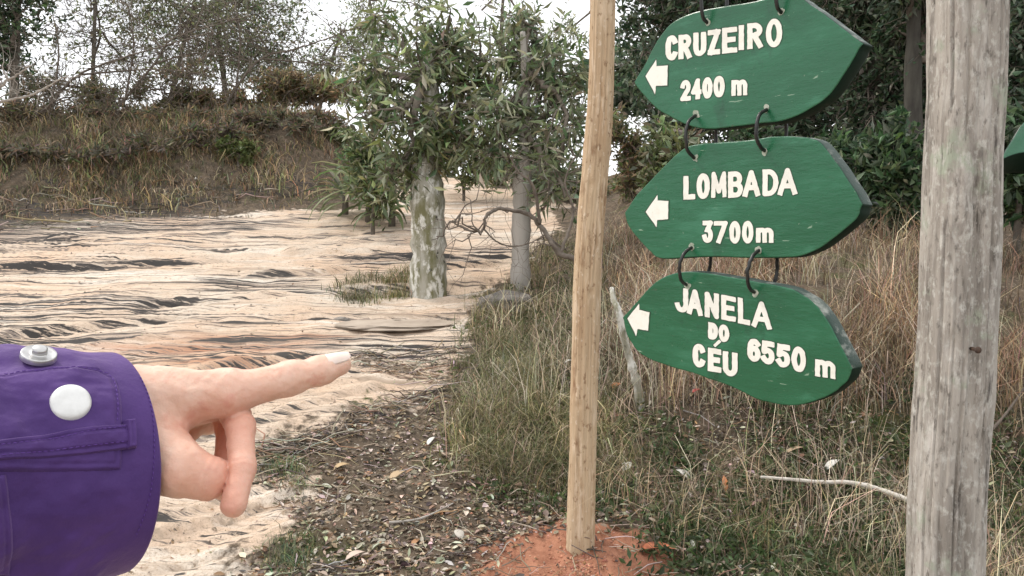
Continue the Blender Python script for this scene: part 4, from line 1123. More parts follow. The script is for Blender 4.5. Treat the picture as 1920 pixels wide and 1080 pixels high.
def smooth_loop(l, k=1):
    for _ in range(k): l = (np.roll(l, 1, 0) + 2 * l + np.roll(l, -1, 0)) / 4
    return l

def plate(name, loops3, depth, n3, mat_, parent):
    """solid plate: loops (outer and holes) of 3-D points on a plane, raised along n3"""
    tess = tessellate_polygon([[Vector(p) for p in l] for l in loops3])
    B = np.concatenate(loops3); n = len(B)
    V = np.vstack([B + n3 * depth, B])
    Fs = []
    for t in tess:
        a, b, c = (V[i] for i in t)
        Fs.append(tuple(t) if np.cross(b - a, c - a) @ n3 > 0 else tuple(t)[::-1])
    s0 = 0
    for l in loops3:
        m_ = len(l)
        for i in range(m_):
            j = (i + 1) % m_; Fs.append((s0 + i, s0 + j, n + s0 + j, n + s0 + i))
        s0 += m_
    return mesh_obj(name, V - np.array(parent.location) if parent.parent is None else V, Fs, mat_, parent)

def plane_hit(px, py, p0, n3):
    d = ray(px, py); t = ((p0 - CAM) @ n3) / (d @ n3)
    return CAM + d * t[..., None]

# ------------------------------------------------------------------ sign boards
TB = .07
def board(label, outline, p0, u3, n3, t=TB, nsub=1, corners=()):
    """thick board with rounded rims; outline measured on its front plane"""
    O = np.array(outline, float)
    P = plane_hit(O[:, 0], O[:, 1], p0, n3)
    c = P.mean(0)
    root = thing('sign_board', label, 'sign', c - n3 * t * .5, 'green signs hung from the crossbeam')
    z3 = np.cross(n3, u3); z3 = z3 if z3[2] > 0 else -z3
    q = np.stack([(P - c) @ u3, (P - c) @ z3], 1)
    # rounded outline but keep the tips sharp
    n = len(q); out = []
    for i in range(n):
        p0_, p1, p2, p3 = q[i - 1], q[i], q[(i + 1) % n], q[(i + 2) % n]
        m1 = np.zeros(2) if i in corners else (p2 - p0_) * .5
        m2 = np.zeros(2) if (i + 1) % n in corners else (p3 - p1) * .5
        if i in corners: m1 = (p2 - p1) * .8
        if (i + 1) % n in corners: m2 = (p2 - p1) * .8
        for f in np.linspace(0, 1, 7)[:-1]:
            out.append((2 * f ** 3 - 3 * f ** 2 + 1) * p1 + (f ** 3 - 2 * f ** 2 + f) * m1 + (-2 * f ** 3 + 3 * f ** 2) * p2 + (f ** 3 - f ** 2) * m2)
    q = np.array(out); n = len(q)
    tg = norm(np.roll(q, -1, 0) - np.roll(q, 1, 0)); nr = np.stack([tg[:, 1], -tg[:, 0]], 1)
    area = .5 * np.sum(q[:, 0] * np.roll(q[:, 1], -1) - np.roll(q[:, 0], -1) * q[:, 1])
    if area < 0: nr = -nr
    wob = .0022 * fbm(np.arange(n) * .21, np.zeros(n) + nsub * 7.3, s=nsub, o=3)
    q = q + nr * wob[:, None]
    rings = [(-.004, 0.0), (-.0012, -.0012), (0.0, -.005), (.0012, -t * .35), (.0008, -t * .75), (-.003, -t + .004), (-.007, -t)]
    V = []
    for off, wv in rings:
        p = q + nr * off
        V.append(c + p[:, :1] * u3 + p[:, 1:] * z3 + n3 * wv)
    V = np.concatenate(V) - (c - n3 * t * .5)
    Fs, mi = [], []
    tess = tessellate_polygon([[Vector((*p, 0)) for p in (q + nr * rings[0][0])]])
    for tr in tess:
        a, b, d = (V[i] for i in tr)
        Fs.append(tuple(tr) if np.cross(b - a, d - a) @ n3 > 0 else tuple(tr)[::-1]); mi.append(0)
    k = len(rings) - 1
    for tr in tess:
        tr = tuple(i + k * n for i in tr); a, b, d = (V[i] for i in tr)
        Fs.append(tr if np.cross(b - a, d - a) @ n3 < 0 else tr[::-1]); mi.append(1)
    for r_ in range(k):
        for i in range(n):
            j = (i + 1) % n
            f = (r_ * n + i, r_ * n + j, (r_ + 1) * n + j, (r_ + 1) * n + i)
            if area > 0: f = f[::-1]
            Fs.append(f); mi.append(0 if r_ == 0 else 1)
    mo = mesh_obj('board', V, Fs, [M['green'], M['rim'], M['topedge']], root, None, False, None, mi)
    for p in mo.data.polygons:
        if p.material_index == 1 and p.normal.z > .30: p.material_index = 2  # upward rim faces get the paler colour with the sheen painted in
    for p in mo.data.polygons:
        if p.material_index >= 1 and len(p.vertices) == 4: p.use_smooth = True
    return root

def letter(root, ch, x0, x1, yt, yb, slope, Z, p0, n3, hw, k, tight=1.0):
    """one painted letter: strokes swept, merged and traced, laid on the board's plane"""
    sc_, ox, oy = Z
    xs = np.arange(x0 - hw - 14, x1 + hw + 14, 2.0); ys = np.arange(min(yt, yt + slope * (x1 - x0)) - hw - 14, max(yb, yb + slope * (x1 - x0)) + hw + 14, 2.0)
    X, Y = np.meshgrid(xs, ys, indexing='ij')
    Yd = Y - slope * (X - x0)                       # unsheared
    bx0, bx1, by0, by1 = x0 + hw, x1 - hw, yt + hw, yb - hw
    if ch == 'I': bx0, bx1 = (x0 + x1) / 2 - 1, (x0 + x1) / 2 + 1
    D = np.full(X.shape, 1e9)
    for st_ in GL[ch]:
        pts = [(bx0 + a * (bx1 - bx0), by1 + b * (by0 - by1)) for a, b in st_]
        pts = [p_ for i_, p_ in enumerate(pts) if i_ == 0 or math.hypot(p_[0] - pts[i_ - 1][0], p_[1] - pts[i_ - 1][1]) > .8]
        n_ = len(pts); sqr = [False] * n_
        closed = math.hypot(pts[0][0] - pts[-1][0], pts[0][1] - pts[-1][1]) < 1
        for i in range(n_):
            if i in (0, n_ - 1): sqr[i] = not closed
            else:
                v1 = np.subtract(pts[i], pts[i - 1]); v2 = np.subtract(pts[i + 1], pts[i])
                cs = v1 @ v2 / (np.linalg.norm(v1) * np.linalg.norm(v2) + 1e-9)
                sqr[i] = -.35 < cs < .6
        for i in range(n_ - 1):
            D = np.minimum(D, seg_dist(X, Yd, pts[i], pts[i + 1], sqr[i], sqr[i + 1]))
    D = D + 1.6 * vnoise(X * .05, Y * .05, k * 3.1, s=5)
    def loops3(level, lift):
        ls = contours(D - level, xs, ys)
        r = []
        for l in ls:
            l = smooth_loop(l, 1)[::2]
            px = ox + l[:, 0] / sc_; py = oy + l[:, 1] / sc_
            r.append(plane_hit(px, py, p0 + n3 * lift, n3))
        r.sort(key=lambda l: -np.ptp(l[:, 2]))
        return r
    lo = plate('letter', loops3(hw, .0007), .0005, n3, M['white'], root)
    L2 = loops3(hw + 4.5, .0003)
    base = np.array(root.location)
    L2 = [l - base for l in L2]
    plate('outline', L2, .0002 + .00003 * (k % 8), n3, M['outline'], lo)
    return lo

def arrow(root, pts, Z, p0, n3):
    sc_, ox, oy = Z
    P = np.array(pts, float)
    P = np.concatenate([P[i] + (P[(i + 1) % len(P)] - P[i]) * np.linspace(0, 1, 5)[:-1, None] for i in range(len(P))])
    q = P + .8 * np.random.default_rng(len(pts)).normal(size=P.shape)
    lp = plane_hit(ox + q[:, 0] / sc_, oy + q[:, 1] / sc_, p0 + n3 * .0007, n3)
    a = plate('arrow', [lp], .0005, n3, M['white'], root)
    c = P.mean(0); g = c + (P - c) * 1.10
    l2 = plane_hit(ox + g[:, 0] / sc_, oy + g[:, 1] / sc_, p0 + n3 * .0004, n3) - np.array(root.location)
    plate('outline', [l2], .0004, n3, M['outline'], a)

Z1, Z2, Z3 = (3.375, 1140, 0), (3.4286, 1140, 220), (3.0857, 1140, 440)
B1 = board('topmost green sign board painted CRUZEIRO 2400 m with a left arrow',
           [(1189, 154), (1211, 116), (1238, 68), (1267, 38), (1318, 19), (1407, 3), (1455, -8), (1490, -10), (1512, 2), (1555, 33), (1620, 81), (1602, 106), (1570, 160), (1537, 192), (1472, 226), (1401, 234), (1330, 241), (1288, 235), (1241, 210), (1205, 178)],
           PB, U3, N3, nsub=1, corners=(0, 10))
B2 = board('middle green sign board painted LOMBADA 3700m with a left arrow',
           [(1171, 398), (1201, 357), (1251, 305), (1286, 277), (1327, 269), (1391, 264), (1455, 256), (1514, 258), (1542, 272), (1572, 311), (1610, 368), (1617, 383), (1604, 411), (1560, 450), (1508, 478), (1432, 483), (1327, 481), (1242, 484), (1219, 471), (1195, 447), (1178, 424)],
           PB, U3, N3, nsub=2, corners=(0, 11))
B3 = board('lowest green sign board, tilted, painted JANELA DO CÉU 6550 m with a left arrow',
           [(1168, 596), (1198, 560), (1237, 524), (1276, 511), (1334, 514), (1399, 525), (1471, 538), (1506, 553), (1529, 570), (1552, 602), (1598, 691), (1587, 715), (1561, 738), (1513, 757), (1470, 759), (1419, 748), (1367, 725), (1296, 699), (1224, 677), (1198, 660), (1176, 631)],
           PB, U3, N3, nsub=3, corners=(0, 10))
HW = 16.5
kk = 0
def word(root, spec, slope, Z, hw=HW):
    global kk
    for ch, x0, x1, yt, yb in spec:
        letter(root, ch, x0, x1, yt, yb, slope, Z, PB, N3, hw, kk); kk += 1
word(B1, [('C', 365, 442, 228, 386), ('R', 446, 528, 222, 376), ('U', 540, 622, 208, 358), ('Z', 632, 710, 192, 350), ('E', 722, 818, 178, 340), ('I', 826, 862, 162, 318), ('R', 882, 978, 150, 312), ('O', 1000, 1102, 124, 304)], -.10, Z1)
word(B1, [('2', 458, 524, 510, 642), ('4', 526, 592, 500, 632), ('0', 598, 662, 492, 626), ('0', 668, 738, 484, 620)], -.10, Z1, 14.5)
word(B1, [('m', 782, 882, 508, 608)], -.06, Z1, 13.5)
arrow(B1, [(238, 482), (305, 378), (308, 420), (379, 414), (376, 541), (304, 543), (298, 595)], Z1, PB, N3)
word(B2, [('L', 485, 562, 378, 530), ('O', 570, 655, 362, 527), ('B', 772, 868, 350, 518), ('A', 866, 978, 342, 512), ('D', 994, 1096, 336, 508), ('A', 1092, 1216, 330, 502)], -.05, Z2)
word(B2, [('M', 664, 762, 351, 517)], -.05, Z2, 13)
word(B2, [('3', 608, 676, 665, 808), ('7', 680, 770, 667, 810), ('0', 780, 852, 667, 812), ('0', 862, 935, 667, 812)], -.02, Z2, 14.5)
word(B2, [('m', 952, 1064, 710, 806)], 0, Z2, 14.5)
arrow(B2, [(243, 608), (318, 500), (320, 535), (389, 538), (387, 655), (317, 660), (312, 705)], Z2, PB, N3)
word(B3, [('J', 388, 470, 300, 442), ('A', 458, 548, 308, 456), ('N', 560, 642, 328, 476), ('E', 656, 740, 346, 490), ('L', 752, 822, 363, 512), ('A', 832, 946, 376, 530)], .19, Z3, 14.5)
word(B3, [('D', 580, 636, 505, 602), ('O', 640, 702, 516, 616)], .16, Z3, 13)
word(B3, [('C', 490, 564, 626, 762), ('E', 578, 656, 652, 788), ('U', 664, 750, 672, 812)], .16, Z3, 16)
word(B3, [("'", 612, 652, 610, 648)], 0, Z3, 9)
word(B3, [('6', 805, 884, 596, 728), ('5', 886, 966, 610, 744), ('5', 974, 1056, 628, 762), ('0', 1062, 1146, 642, 788)], .16, Z3, 16)
word(B3, [('m', 1198, 1316, 718, 816)], .17, Z3, 14.5)
arrow(B3, [(113, 485), (180, 400), (182, 435), (241, 450), (233, 556), (172, 545), (163, 585)], Z3, PB, N3)

# right hand sign, only its left tip shows beyond the post
tb = math.radians(40)
n4 = np.array([-.10, -math.cos(tb), math.sin(tb)]); n4 /= np.linalg.norm(n4)
u4 = norm(np.cross([0, 0, 1.0], -n4)); u4 = -u4 if u4[0] < 0 else u4
p4 = at(1880, 300, 2.02)
B4 = board('green sign board tip poking out beyond the right side of the grey post', [(1876, 299), (1898, 262), (1925, 222), (1985, 178), (2120, 165), (2260, 190), (2330, 235), (2270, 275), (2130, 292), (1985, 290), (1922, 284)], p4, u4, n4, t=.085, nsub=4, corners=(0, 6))

# ------------------------------------------------------------------ cable loops
def ring_obj(label, up, low, p0=PB, bulge=.05, slack=0, group='black cable loops linking the signs'):
    a = plane_hit(np.array(up[0]), np.array(up[1]), p0, N3); b = plane_hit(np.array(low[0]), np.array(low[1]), p0, N3)
    m_ = (a + b) / 2; d = (a - b)
    P = [a + N3 * .002, a * .82 + b * .18 + N3 * bulge * .75, m_ + N3 * bulge, b * .82 + a * .18 + N3 * bulge * .75, b + N3 * .002, b - N3 * TB * .5,
         b - N3 * (TB + .004), b * .82 + a * .18 - N3 * (TB + bulge * .7), m_ - N3 * (TB + bulge * .9), a * .82 + b * .18 - N3 * (TB + bulge * .7), a - N3 * (TB + .004), a - N3 * TB * .5]
    sp = spline(np.array(P), 84, True)
    sp = sp + .0012 * np.random.default_rng(int(up[0])).normal(size=sp.shape)
    sp = (np.roll(sp, 1, 0) + 2 * sp + np.roll(sp, -1, 0)) / 4
    mb = MB(); mb.tube(sp, .0058, 10, closed=True)
    o = mb.build('cable_loop', M['cable'], None, True, loc=m_)
    tag(o, label, 'cable', group)
    return a, b
def chip(root, px, py, r, seed):
    r2 = np.random.default_rng(seed)
    a = np.linspace(0, 2 * math.pi, 22, endpoint=False); rr_ = r * (1 + .3 * r2.normal(size=22)); rr_ = (rr_ + np.roll(rr_, 1) + np.roll(rr_, -1)) / 3
    lp = plane_hit(px + rr_ * np.cos(a) * .8, py + rr_ * np.sin(a), PB + N3 * .0004, N3)
    plate('hole_chip', [lp], .0005, N3, M['chip'], root)
ring_obj('left cable loop joining the CRUZEIRO sign to the LOMBADA sign', (1305, 217), (1302, 296))
ring_obj('right cable loop joining the CRUZEIRO sign to the LOMBADA sign', (1437, 206), (1434, 283))
ring_obj('left cable loop joining the LOMBADA sign to the JANELA sign', (1297, 464), (1287, 534))
ring_obj('right cable loop joining the LOMBADA sign to the JANELA sign', (1423, 470), (1415, 548))
for root, pts in ((B1, [(1306, 214), (1437, 204), (1326, 41), (1465, 22)]), (B2, [(1304, 297), (1434, 285), (1297, 462), (1423, 468)]), (B3, [(1288, 536), (1416, 550)])):
    for i, (x, y) in enumerate(pts): chip(root, x, y, 7, int(x + y))
for (x, y), lb in (((1326, 42), 'left cable hanging the topmost sign from the crossbeam'), ((1465, 23), 'right cable hanging the topmost sign from the crossbeam')):
    a = plane_hit(np.array(float(x)), np.array(float(y)), PB, N3)
    s_ = (a - pA) @ U3; top = pA + U3 * s_
    off = (PB - pA) @ N3
    P = [a + N3 * .002, a + N3 * .03 + [0, 0, .035], (a * .4 + top * .6) * [1, 1, 0] + N3 * .052 + [0, 0, a[2] * .4 + bz * .6], top + N3 * .053, top + [0, 0, .053], top - N3 * .053, (a * .5 + top * .5) - N3 * .09, a - N3 * (TB + .03) + [0, 0, .03], a - N3 * (TB + .003), a - N3 * TB * .5]
    sp = spline(np.array(P), 90, True); mb = MB(); mb.tube(sp, .0058, 10, closed=True)
    tag(mb.build('cable_loop', M['cable'], None, True, loc=a), lb, 'cable', 'black cable loops linking the signs')
for dx, lb in ((.10, 'left cable holding the sign right of the grey post'), (.34, 'right cable holding the sign right of the grey post')):
    top = np.array([1.12, YG, bz]) + U3 * (.28 + dx)
    e = np.array(B4.location) + u4 * (dx - .22) + np.array([0, .02, .04])
    mb = MB(); mb.tube(spline(np.array([e, e * .5 + top * .5 + N3 * .02, top - [0, 0, .03]]), 20), .005, 8)
    tag(mb.build('cable', M['cable'], None, True, loc=e), lb, 'cable')

# ------------------------------------------------------------------ the pointing hand
def surface_nets(D, org, step):
    """iso surface D = 0 of a grid as quads"""
    s = D < 0
    nx, ny, nz = D.shape
    cs = np.zeros((nx - 1, ny - 1, nz - 1), int)
    for a in (0, 1):
        for b in (0, 1):
            for c in (0, 1):
                cs += s[a:nx - 1 + a, b:ny - 1 + b, c:nz - 1 + c]
    act = (cs > 0) & (cs < 8)
    I = np.argwhere(act); vid = -np.ones(act.shape, int); vid[act] = np.arange(len(I))
    acc = np.zeros((len(I), 3)); cnt = np.zeros(len(I))
    corners = [(a, b, c) for a in (0, 1) for b in (0, 1) for c in (0, 1)]
    for p in corners:
        for ax in range(3):
            if p[ax]: continue
            q = list(p); q[ax] = 1
            d0 = D[I[:, 0] + p[0], I[:, 1] + p[1], I[:, 2] + p[2]]; d1 = D[I[:, 0] + q[0], I[:, 1] + q[1], I[:, 2] + q[2]]
            m_ = (d0 < 0) != (d1 < 0); t = np.where(m_, d0 / np.where(m_, d0 - d1, 1), 0)
            pt = np.array(p, float)[None] + t[:, None] * (np.array(q) - np.array(p))
            acc += np.where(m_[:, None], pt, 0); cnt += m_
    V = org + (I + acc / cnt[:, None]) * step
    Q = []
    for ax in range(3):
        o1, o2 = [(1, 2), (2, 0), (0, 1)][ax]
        sl0 = [slice(None)] * 3; sl1 = [slice(None)] * 3
        sl0[ax] = slice(0, -1); sl1[ax] = slice(1, None)
        ch = s[tuple(sl0)] != s[tuple(sl1)]
        E = np.argwhere(ch); fl = s[tuple(sl0)][ch]
        ok = (E[:, o1] > 0) & (E[:, o2] > 0) & (E[:, o1] < D.shape[o1] - 1) & (E[:, o2] < D.shape[o2] - 1)
        E, fl = E[ok], fl[ok]
        def v(d1, d2):
            e = E.copy(); e[:, o1] -= d1; e[:, o2] -= d2; return vid[e[:, 0], e[:, 1], e[:, 2]]
        q = np.stack([v(1, 1), v(0, 1), v(0, 0), v(1, 0)], 1)
        q[~fl] = q[~fl][:, ::-1]
        Q.append(q)
    return V, np.concatenate(Q)

def J(px, py, Y, rpx):
    return np.append(at(px, py, Y), rpx * Y / F)

def rcone(P, a, b):
    """signed distance to a tapered capsule between two joints (x, y, z, r)"""
    ab = b[:3] - a[:3]; l2 = ab @ ab
    t = np.clip(((P - a[:3]) @ ab) / l2, 0, 1)
    return np.linalg.norm(P - a[:3] - t[..., None] * ab, axis=-1) - (a[3] + (b[3] - a[3]) * t)

def smin(a, b, k):
    hh = np.clip(.5 + .5 * (b - a) / k, 0, 1)
    return b + (a - b) * hh - k * hh * (1 - hh)

I_M, I_P, I_D, I_T = J(425, 738, .525, 39), J(541, 711, .550, 30), J(603, 694, .562, 26), J(637, 683, .568, 21)
M_M, M_P, M_D, M_T = J(430, 752, .555, 33), J(451, 800, .522, 26.5), J(453, 878, .494, 25.5), J(438, 946, .478, 25)
R_M, R_P, R_D, R_T = J(415, 756, .585, 32), J(430, 802, .560, 24), J(425, 866, .535, 23), J(419, 918, .515, 21)
K_M, K_P, K_D, K_T = J(390, 762, .605, 28), J(392, 792, .592, 21), J(360, 800, .578, 20), J(345, 822, .570, 20)
W_2 = J(238, 792, .505, 76); W_2b = J(238, 806, .535, 70)
_ax = np.array([math.cos(math.radians(50)), math.sin(math.radians(50)), -.03, 0])
W_1 = W_2 - _ax * .085 + np.array([0, 0, -.012, 0]); W_1b = W_2b - _ax * .085 + np.array([0, 0, -.012, 0])
T_C, T_M, T_I, T_T = J(285, 852, .492, 62), J(338, 880, .482, 50), J(388, 896, .486, 40), J(411, 893, .492, 32)
def hand_sdf(P):
    arm = smin(rcone(P, W_1, W_2), rcone(P, W_1b, W_2b), .02)
    palm = smin(rcone(P, J(262, 748, .508, 64), I_M), rcone(P, J(255, 760, .533, 62), M_M), .014)
    palm = smin(palm, rcone(P, J(255, 770, .553, 56), R_M), .014)
    palm = smin(palm, rcone(P, J(255, 780, .568, 50), K_M), .014)
    d = smin(arm, palm, .018)
    thumb = smin(rcone(P, T_C, T_M), rcone(P, T_M, T_I), .005)
    thumb = smin(thumb, rcone(P, T_I, T_T), .005)
    thumb = smin(thumb, rcone(P, J(255, 820, .502, 68), T_C), .015)
    d = smin(d, thumb, .008)
    idx_ = smin(rcone(P, I_M, I_P), rcone(P, I_P, I_D), .006); idx_ = smin(idx_, rcone(P, I_D, I_T), .006)
    d = smin(d, idx_, .010)
    mid = smin(rcone(P, M_M, M_P), rcone(P, M_P, M_D), .004); mid = smin(mid, rcone(P, M_D, M_T), .004)
    rg = smin(rcone(P, R_M, R_P), rcone(P, R_P, R_D), .004); rg = smin(rg, rcone(P, R_D, R_T), .004)
    pk = smin(rcone(P, K_M, K_P), rcone(P, K_P, K_D), .004); pk = smin(pk, rcone(P, K_D, K_T), .004)
    seam = np.exp(-((d - mid) / .0016) ** 2) * np.exp(-(np.linalg.norm(P - J(430, 900, .482, 1)[:3], axis=-1) / .022) ** 4)
    d = smin(d, mid, .0006) + .0010 * seam; d = smin(d, rg, .002); d = smin(d, pk, .002)
    # first web, knuckles, tendons
    d = smin(d, rcone(P, J(292, 790, .505, 40), J(350, 775, .518, 22)), .012)
    d = smin(d, rcone(P, J(424, 716, .526, 14), J(434, 714, .545, 14)), .010)
    d = smin(d, rcone(P, J(300, 697, .510, 5), J(425, 712, .520, 7)), .008)
    d = smin(d, rcone(P, J(300, 700, .540, 5), J(425, 716, .548, 7)), .008)
    d = smin(d, rcone(P, J(541, 700, .548, 19), J(548, 698, .552, 18)), .006)
    # skin creases at the joints
    def crease(p, axis, wd, depth, rad):
        nonlocal d
        v = P - p[:3]; a_ = np.abs(v @ axis); r_ = np.linalg.norm(v, axis=-1)
        d = d + depth * np.exp(-(a_ / wd) ** 2) * np.exp(-(r_ / rad) ** 4)
    ia = norm(I_P[:3] - I_M[:3]); ta = norm(T_I[:3] - T_M[:3]); ma = norm(M_D[:3] - M_P[:3])
    for k_, dp in ((-.005, .0003), (-.002, .00035), (.0012, .00035), (.0045, .00025)):
        crease(I_P + np.append(ia * k_, 0), ia, .0009, dp, .016)
    crease(I_D, ia, .0009, .0005, .013); crease(I_D + np.append(ia * .0025, 0), ia, .0008, .0004, .013)
    for k_, dp in ((-.004, .0006), (0, .0010), (.004, .0007)):
        crease(T_I + np.append(ta * k_, 0), ta, .0009, dp, .017)
    crease(T_M, ta, .0012, .0006, .02)
    crease(M_D, ma, .0010, .0005, .015); crease(M_D + np.append(ma * .004, 0), ma, .0009, .0003, .015); crease(M_P, ma, .0010, .0007, .016)
    v = P - J(300, 830, .50, 1)[:3]
    d = d + .0006 * np.exp(-(((v[..., 2] - .35 * v[..., 0]) / .0012) ** 2)) * np.exp(-(np.linalg.norm(v, axis=-1) / .02) ** 2)
    v2 = P - J(350, 730, .515, 1)[:3]
    d = d - .0007 * np.exp(-((v2[..., 2] + .16 * v2[..., 0] - .004 * np.sin(v2[..., 0] * 130)) / .0016) ** 2) * np.exp(-(np.linalg.norm(v2, axis=-1) / .03) ** 2)
    d = d + .00035 * vnoise(P[..., 0] * 300, P[..., 1] * 300, P[..., 2] * 300, s=77) + .00025 * vnoise(P[..., 0] * 70, P[..., 1] * 70, P[..., 2] * 70, s=78)
    return d
step = .0012
lo = np.array([-.345, .40, 1.00]); hi = np.array([-.085, .63, 1.24])
allj = np.array([I_T, M_T, W_1, K_M, T_T, I_M]); lo = np.array([min(W_1[0], W_1b[0]) - .01, .41, allj[:, 2].min() - .05]); hi = np.array([I_T[0] + .03, .66, allj[:, 2].max() + .06])
gxs = [np.arange(lo[i], hi[i], step) for i in range(3)]
G3 = np.stack(np.meshgrid(*gxs, indexing='ij'), -1)
D3 = hand_sdf(G3)
D3[0] = np.maximum(D3[0], .001)                  # close the cut inside the sleeve
hV, hQ = surface_nets(D3, lo, step)
# two smoothing passes
for _ in range(1):
    acc = np.zeros_like(hV); cn = np.zeros(len(hV))
    for a, b in ((0, 1), (1, 2), (2, 3), (3, 0)):
        np.add.at(acc, hQ[:, a], hV[hQ[:, b]]); np.add.at(cn, hQ[:, a], 1)
        np.add.at(acc, hQ[:, b], hV[hQ[:, a]]); np.add.at(cn, hQ[:, b], 1)
    hV = .5 * hV + .5 * acc / cn[:, None]
# redder fingertips, palm side and creases (pigment)
tint = np.ones((len(hV), 3))
def redden(p, r, amt):
    wgt = np.exp(-(np.linalg.norm(hV - p[:3], axis=1) / r) ** 2) * amt
    tint[:] = tint * (1 - wgt[:, None] * np.array([.08, .27, .30]))
for p, r, a in ((M_T, .022, .8), (M_P, .028, .8), (M_D, .022, .45), (T_T, .014, .6), (T_I, .012, .35), (R_P, .03, .8), (R_D, .03, .8), (I_P, .011, .22), (I_D, .009, .18), (J(330, 900, .47, 1), .02, .3), (I_T + np.append([0, 0, -.008], 0), .012, .45), (J(345, 815, .50, 1), .014, .6)):
    redden(p, r, a)
hc = at(290, 800, .50)
hand = thing('person', "photographer's left arm in a purple jacket cuff, index finger pointing right", 'person', hc)
ho = mesh_obj('hand', hV - hc, hQ, M['skin'], hand, tint, True)

def nail(a, b, dorsal, s0, s1, half, lift, name='fingernail'):
    ax = norm(b[:3] - a[:3]); L_ = np.linalg.norm(b[:3] - a[:3])
    dn = norm(dorsal - ax * (dorsal @ ax)); sdv = np.cross(ax, dn)
    ss = np.linspace(s0, s1, 12); aa = np.linspace(-half, half, 13)
    S_, A_ = np.meshgrid(ss, aa, indexing='ij')
    r0 = np.interp(S_, [0, 1, 1.6], [a[3], b[3], b[3] * .72])
    u = (S_ - s0) / (s1 - s0)
    A_ = A_ * np.sqrt(np.clip(1 - ((u - .45) / .6) ** 4, .05, 1))
    Vn = a[:3] + ax * (S_ * L_)[..., None] + (r0 + lift - .0006 * np.abs(A_ / half) ** 2)[..., None] * (np.cos(A_)[..., None] * dn + np.sin(A_)[..., None] * sdv)
    n, m_ = S_.shape; idx = np.arange(n * m_).reshape(n, m_)
    Q = np.stack([idx[:-1, :-1], idx[1:, :-1], idx[1:, 1:], idx[:-1, 1:]], -1).reshape(-1, 4)
    o = mesh_obj(name, Vn.reshape(-1, 3) - hc, Q, M['nail'], hand, None, True)
    so = o.modifiers.new('thickness', 'SOLIDIFY'); so.thickness = .0007
    return o
nail(I_D, I_T, np.array([-.1, -.50, 1.0]), .35, 1.60, .90, .0007)

# ------------------------------------------------------------------ the sleeve
CUFF = at(208, 866, .502)
AXD = norm(np.array([math.cos(math.radians(50)), math.sin(math.radians(50)), -.07]))
RS = 209 * .502 / F
SU = norm(np.array([0, 0, 1.0]) - AXD * AXD[2]); SV = np.cross(AXD, SU)         # up, and far side
def sleeve_pt(s, a, off=0.0):
    """s metres back from the cuff edge, a angle from the top towards the camera"""
    s = np.asarray(s, float); a = np.asarray(a, float)
    r = RS * (1 + .20 * np.clip(s / .25, 0, 2)) + (.0034) * fbm(np.cos(a) * 2.6, np.sin(a) * 2.6, s * 26, s=7, o=4) * S((s - .004) / .03)
    fold = .0055 * np.sin(s * 62 + 1.3 * np.sin(a * 2) + 2.2 * vnoise(s * 14, a * 1.4, s=9)) * S((s - .035) / .06)
    r = r + fold + off
    c = CUFF - AXD * s[..., None] if s.ndim else CUFF - AXD * s
    up = np.cos(a)[..., None] * SU; nr = np.sin(a)[..., None] * SV
    return c + r[..., None] * (up * 1.0 + nr * .94)
def grid_q(n, m_, wrap=False):
    idx = np.arange(n * m_).reshape(n, m_)
    if wrap:
        i1 = np.roll(idx, -1, 1)
        return np.stack([idx[:-1], i1[:-1], i1[1:], idx[1:]], -1).reshape(-1, 4)
    return np.stack([idx[:-1, :-1], idx[:-1, 1:], idx[1:, 1:], idx[1:, :-1]], -1).reshape(-1, 4)
sleeve_back = .40
ss = np.concatenate([np.linspace(0, .22, 150), np.linspace(.22, sleeve_back, 40)[1:]])
aa = np.linspace(0, 2 * math.pi, 220, endpoint=False)
Sg, Ag = np.meshgrid(ss, aa, indexing='ij')
outer = sleeve_pt(Sg, Ag)
# hem roll then the inside wall
inn = [sleeve_pt(np.full(220, -.0012), aa, -.0008), sleeve_pt(np.full(220, -.0010), aa, -.0030), sleeve_pt(np.full(220, .002), aa, -.0042), sleeve_pt(np.full(220, .05), aa, -.006), sleeve_pt(np.full(220, .14), aa, -.010)]
allv = np.concatenate([np.stack(inn[::-1]), outer])
Vs = allv.reshape(-1, 3); nS = len(allv)
Qs = grid_q(nS, 220, True)
mi = np.zeros(len(Qs), int); mi[:220 * 3] = 1
sl = mesh_obj('sleeve', Vs - hc, Qs, [M['cloth'], M['lining']], hand, None, True, None, mi)
# upper sleeve carries the arm back to the shoulder beside the camera
e0 = CUFF - AXD * (sleeve_back - .02)
pth = spline(np.array([e0, e0 - AXD * .06 + [0, -.02, -.01], e0 - AXD * .10 + [.0, -.06, .0], np.array([-.50, -.02, 1.02]), np.array([-.34, -.22, 1.16])]), 40)
mb = MB(); mb.tube(pth, np.interp(np.linspace(0, 1, 40), [0, .3, 1], [RS * 1.2, RS * 1.22, RS * 1.25]), 40)
mb.build('upper_sleeve', M['cloth'], hand, True)

FRONT = sleeve_pt(Sg, Ag); FP = proj(FRONT); FN = np.sin(Ag) > -.2
def sa(px, py):
    """sleeve coordinates seen at a pixel"""
    d = np.hypot(FP[..., 0] - px, FP[..., 1] - py) + np.where(FN, 0, 1e6)
    i = np.unravel_index(d.argmin(), d.shape); return float(Sg[i]), float(Ag[i])

